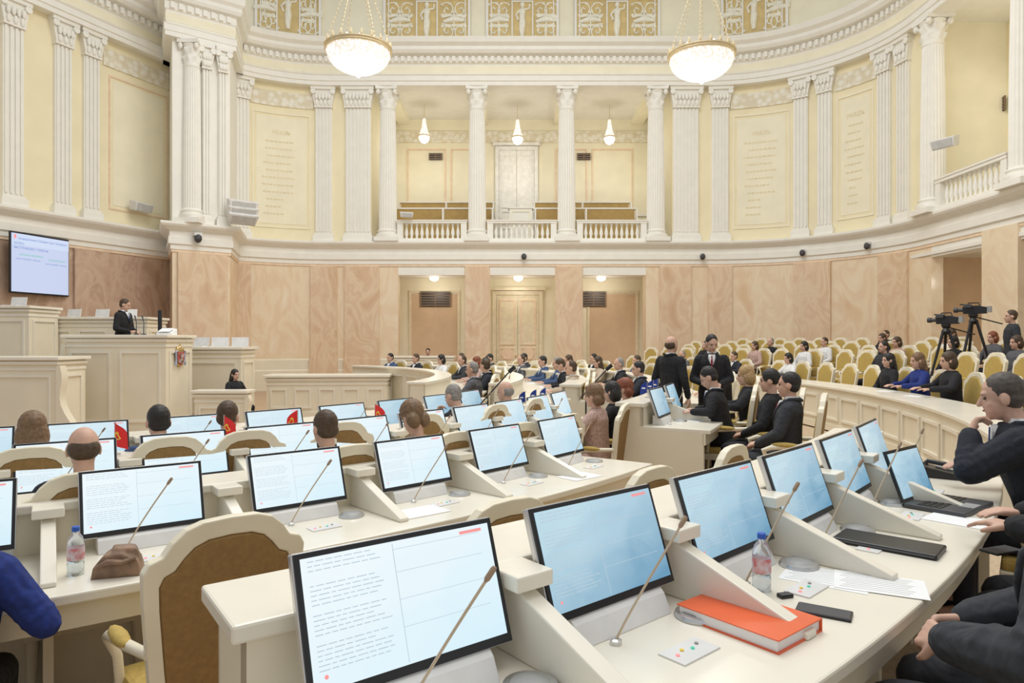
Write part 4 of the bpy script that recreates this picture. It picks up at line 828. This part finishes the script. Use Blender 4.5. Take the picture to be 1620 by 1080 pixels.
# ---------------------------------------------------------------- small things
def flag(r,a,z,red,label,rz=None):
    t=thing('table_flag',label,'flag',(*pol(r,a),z),rz if rz is not None else R(165) if red else R(-20),'red table flags' if red else 'blue table flags');t.scale=(1.2,1.2,1.2) if red else (1,1,1)
    MB().lathe([(.03,0),(.03,.008),(.004,.012)],n=12).build('base',SILV,t);MB().tube([(0,0,.01),(0,0,.19)],.003,6).build('pole',SILV,t)
    b=MB();rs=[]
    for i in range(8):
        u=i/7;rs.append([(-.095*u*(1-.2*u),.012*sin(u*5),.185-.01*u-.05*u*u+0),(-.085*u,.012*sin(u*5)+.002,.06-.03*u)])
    b.add([p for q in rs for p in q],[(2*i,2*i+1,2*i+3,2*i+2) for i in range(7)]);c=b.build('cloth',REDF if red else BLUEF,t,smooth=60)
    b=MB()
    if red:
        for y in(-.016,.022): b.tube([(-.045+.022*cos(q),y,.115+.022*sin(q)) for q in [-2.4+i*.4 for i in range(10)]],.003,5);b.tube([(-.06,y,.098),(-.038,y,.125)],.003,5);b.box((-.036,y,.128),(.02,.004,.008))
        b.build('emblem',YEL,c)
    else: b.box((-.04,-.016,.11),(.04,.003,.016));b.build('emblem',PAPER,c)
for i,(a,z_) in enumerate(((-53.5,R(165)),(-49.2,R(165)),(-45.7,R(-15)),(-41.2,R(165)))): flag(9.66,a,.865,True,'small red table flag with hammer and sickle, %s from the left'%ORD[i],z_)
for i,(r,a) in enumerate(((9.66,-24.3),(9.66,-22.3),(9.66,-26.3),(11.05,-20.6),(11.05,-22.4),(11.05,-24.2))): flag(r,a,.865 if r!=11.05 else .995,False,'small dark blue table flag, '+('%s on the third row ledge'%ORD[i] if i<3 else '%s on the short aisle desk'%ORD[i-3]))
BLAB=mat('bottle_label',(.75,.78,.82),.4,c2=(.65,.15,.15),sc=30)
def bottle(x,y,z,label,s=1):
    t=thing('water_bottle',label,'bottle',(x,y,z));t.scale=(s,)*3
    MB().lathe([(.028,0),(.032,.006),(.032,.05),(.029,.055),(.032,.06),(.032,.13),(.026,.155),(.013,.175),(.013,.185)],n=24).build('body',BOTT,t,smooth=40);MB().lathe([(.015,.183),(.015,.2),(.012,.203)],n=18).build('cap',BLUEC,t,smooth=40)
    MB().lathe([(.0325,.065),(.0328,.066),(.0328,.115),(.0325,.116)],n=24).build('label_band',BLAB,t,smooth=40)
DT=.77
bottle(.885,2.42,DT,'clear water bottle with blue cap beside the orange book');bottle(-1.93,3.02,.62,'clear water bottle beside the brown pouch on the second row',1.05)
t=thing('book','thick orange paperback lying on the nearest desk','book',(.735,2.13,DT),atan2(-.27,.22));t.scale=(1,1,.85)
MB().box((0,0,.024),(.335,.238,.038)).build('page_block',PAPER,t);MB().box((0,0,.0455),(.35,.25,.005)).build('front_cover',ORANGE,t,bevel=.001);MB().box((0,0,.0025),(.35,.25,.005)).build('back_cover',ORANGE,t);MB().box((0,.1235,.024),(.35,.004,.046)).build('spine',ORANGE,t)
def slab(name,label,cat,x,y,z,dx,dy,dz,rz,m,scr=None):
    t=thing(name,label,cat,(x,y,z),rz);MB().box((0,0,dz/2),(dx,dy,dz)).build('body',m,t,bevel=min(.008,dz*.3))
    if scr: MB().box((0,0,dz+.0005),(dx*.94,dy*.92,.001)).build('glass',scr,t)
    return t
slab('smartphone','black smartphone lying right of the orange book','phone',1.01,2.21,DT,.165,.08,.01,R(-31),BLK,DGREY)
slab('key_fob','small dark device beside the water bottle on the near desk','device',.94,2.35,DT,.05,.03,.012,.3,BLK,DGREY)
for i,(x,y,r,l) in enumerate(((1.17,2.54,-.6,'left white printed sheet on the nearest desk'),(1.33,2.47,-.45,'right white printed sheet on the nearest desk'))):
    t=thing('paper_sheet',l,'paper',(x,y,DT+.002*i),r);MB().box((0,0,.001),(.297,.21,.0015)).build('sheet',PAPER,t)
    b=MB()
    for q in range(9): b.box((-.01*(q%3),.08-.02*q,.0022),(.22,.0025,.0006))
    b.build('printed_lines',MGREY,t)
t=thing('pen','black pen lying behind the printed sheets','pen',(1.22,2.74,DT+.006),R(-35));MB().tube([(-.07,0,0),(.05,0,0),(.066,0,0),(.072,0,0)],[.005,.005,.003,.001],8).build('barrel',BLK,t);MB().box((-.05,0,.006),(.04,.003,.002)).build('clip',SILV,t)
t=slab('zip_case','black zipped soft case on the nearest desk','case',1.62,2.94,DT,.40,.2,.022,R(-42),BLK);MB().tube([(-.19,-.1,.012),(.19,-.1,.012)],.003,6).build('zip',DGREY,t)
slab('wallet','dark wallet beside the speaker disc on the nearest desk','wallet',1.72,3.43,DT,.19,.1,.018,R(-20),DGREY)
x,y=pol(13.97,-39.3);t=thing('laptop','open dark laptop on the nearest desk before the man in navy','laptop',(x,y,DT),R(-39.3+78));t.scale=(1.15,)*3
MB().box((0,-.02,.011),(.36,.25,.02)).build('base',DGREY,t,bevel=.004);M=X.Translation((0,.11,.02))@RX(-.35);MB().box((0,0,.12),(.36,.012,.24),M).build('lid',BLK,t);MB().box((0,-.0075,.12),(.335,.002,.21),M).build('screen',SCRB,t)
b=MB()
for i in range(4):
    for j in range(12): b.box((-.15+.027*j,.045-.026*i,.022),(.021,.02,.003))
b.build('keyboard',BLK,t);MB().box((0,-.105,.0215),(.1,.06,.002)).build('touchpad',GREY,t)
x,y=pol(13.88,-35.5);t=thing('desk_telephone','black desk telephone at the end of the nearest desk','telephone',(x,y,DT),R(-35+90));MB().prism([(-.11,0),(.11,0),(.11,.07),(-.11,.03)],-.09,.09).build('body',BLK,t,bevel=.006);MB().tube([(-.06,-.08,.06),(-.06,-.07,.085),(-.06,.08,.105),(-.06,.09,.08)],[.022,.016,.016,.022],8).build('handset',BLK,t,smooth=60);MB().box((.04,0,.055),(.08,.1,.01),RX(.18)).build('keypad',GREY,t)
slab('paper_sheet','white papers beneath the open laptop on the desk edge','paper',2.2,3.34,DT,.297,.21,.004,R(-50),PAPER)
b=MB();b.prism([(-.1,0),(.1,0),(.085,.07),(.02,.105),(-.05,.1),(-.09,.05)],-.05,.05,'y');b.prism([(-.03,.04),(.09,.06),(.07,.115),(-.02,.125)],-.03,.055,'y',X.Rotation(.25,4,'Z'))
t=thing('pouch','crumpled brown leather pouch on the second desk row','pouch',(-1.74,3.02,.62),.3);mobj('body',remesh(b,.009,1),BAGB,t);MB().tube([(-.08,-.045,.05),(-.03,-.058,.075),(.03,-.06,.07),(.08,-.05,.085)],[.008,.014,.012,.008],6).build('flap_fold',BAGB,t,smooth=60)
t=thing('drinking_glass','low clear drinking glass at the left end of the second row','glass',(-2.25,3.02,.62));MB().lathe([(.03,0),(.036,.09),(.033,.09),(.027,.008)],n=20).build('tumbler',BOTT,t,smooth=40);MB().lathe([(.055,0),(.06,.004),(.03,.006)],n=20).build('coaster',PAPER,t)
slab('smartphone','black smartphone by the hands of the person at the right edge','phone',2.05,2.86,DT,.16,.078,.01,R(20),BLK,DGREY)
for i,(k,a,d) in enumerate((('B',-46.5,.4),('B',-39,.45),('C',-30,.4),('C',-26,.42),('G',-24,.35),('A2',-9,.1),('A2',-5,.1),('D2',12,.4),('D2',4,.4),('C2',0,.4),('C2',15,.4),('E',3,.4),('B3',2,.4))):
    slab('paper_sheet','loose white papers on the %s, %s such sheaf from the camera'%(RW[k][0][0],ORD[i]),'paper',*pol(RW[k][1]+d,a),RW[k][4]+.80,.297,.21,.006,R(a+90+rnd.uniform(-25,25)),PAPER)
for i,(x,y,l) in enumerate(((-.32,9.0,'black boom microphone rising behind the leaning grey haired man'),(1.05,9.7,'black boom microphone beside the aisle chairs'),(-.9,15.2,'black boom microphone in the middle of the far rows'))):
    t=thing('floor_microphone',l,'microphone',(x,y,-.18),0,'floor microphones');MB().lathe([(.14,0),(.14,.02),(.02,.03)],n=16).build('base',BLK,t);MB().tube([(0,0,.02),(0,0,1.1)],.012,8).build('pole',BLK,t);MB().tube([(-.1,0,1.0),(.3,-.05,1.45)],.009,8).build('boom',BLK,t);MB().tube([(.28,-.05,1.43),(.36,-.06,1.5)],.028,10).build('microphone_head',BLK,t)
# ---------------------------------------------------------------- light and camera
w=bpy.data.worlds.new('hall_light');SC.world=w;w.use_nodes=True;bg=w.node_tree.nodes['Background'];bg.inputs[0].default_value=(.96,.98,1,1);bg.inputs[1].default_value=.54
def area(n,loc,size,e,rot=(0,0,0),c=(1,.995,.975)):
    l=bpy.data.lights.new(n,'AREA');l.energy=e;l.size=size;l.color=c;o=bpy.data.objects.new(n,l);COL.objects.link(o);o.location=loc;o.rotation_euler=rot
area('hall_light',(0,12,16.5),11,1950);area('nave_light',(2,2,12),5,290)
def pt(n,loc,e,r=.2):
    l=bpy.data.lights.new(n,'POINT');l.energy=e;l.shadow_soft_size=r;l.color=(1,.95,.87);o=bpy.data.objects.new(n,l);COL.objects.link(o);o.location=loc
for x in(-3.6,.23,4): pt('gallery_light',(x,28,9.4),42)
for x in(-3.1,.25,3.55): pt('recess_light',(x,27.1,3.7),20)
for x,z in((-3.6,7.5),(4.44,7.3)): pt('chandelier_light',(x,16,z),180,.5)
pt('loggia_light',(14,18,9.5),40)
pt('right_recess_light',(14,18,3.6),25)
cd=bpy.data.cameras.new('camera');cd.lens=24;cd.sensor_width=36;cd.clip_end=200;co=bpy.data.objects.new('camera',cd);COL.objects.link(co);co.location=(0,0,1.65);co.rotation_euler=(pi/2,0,0);SC.camera=co
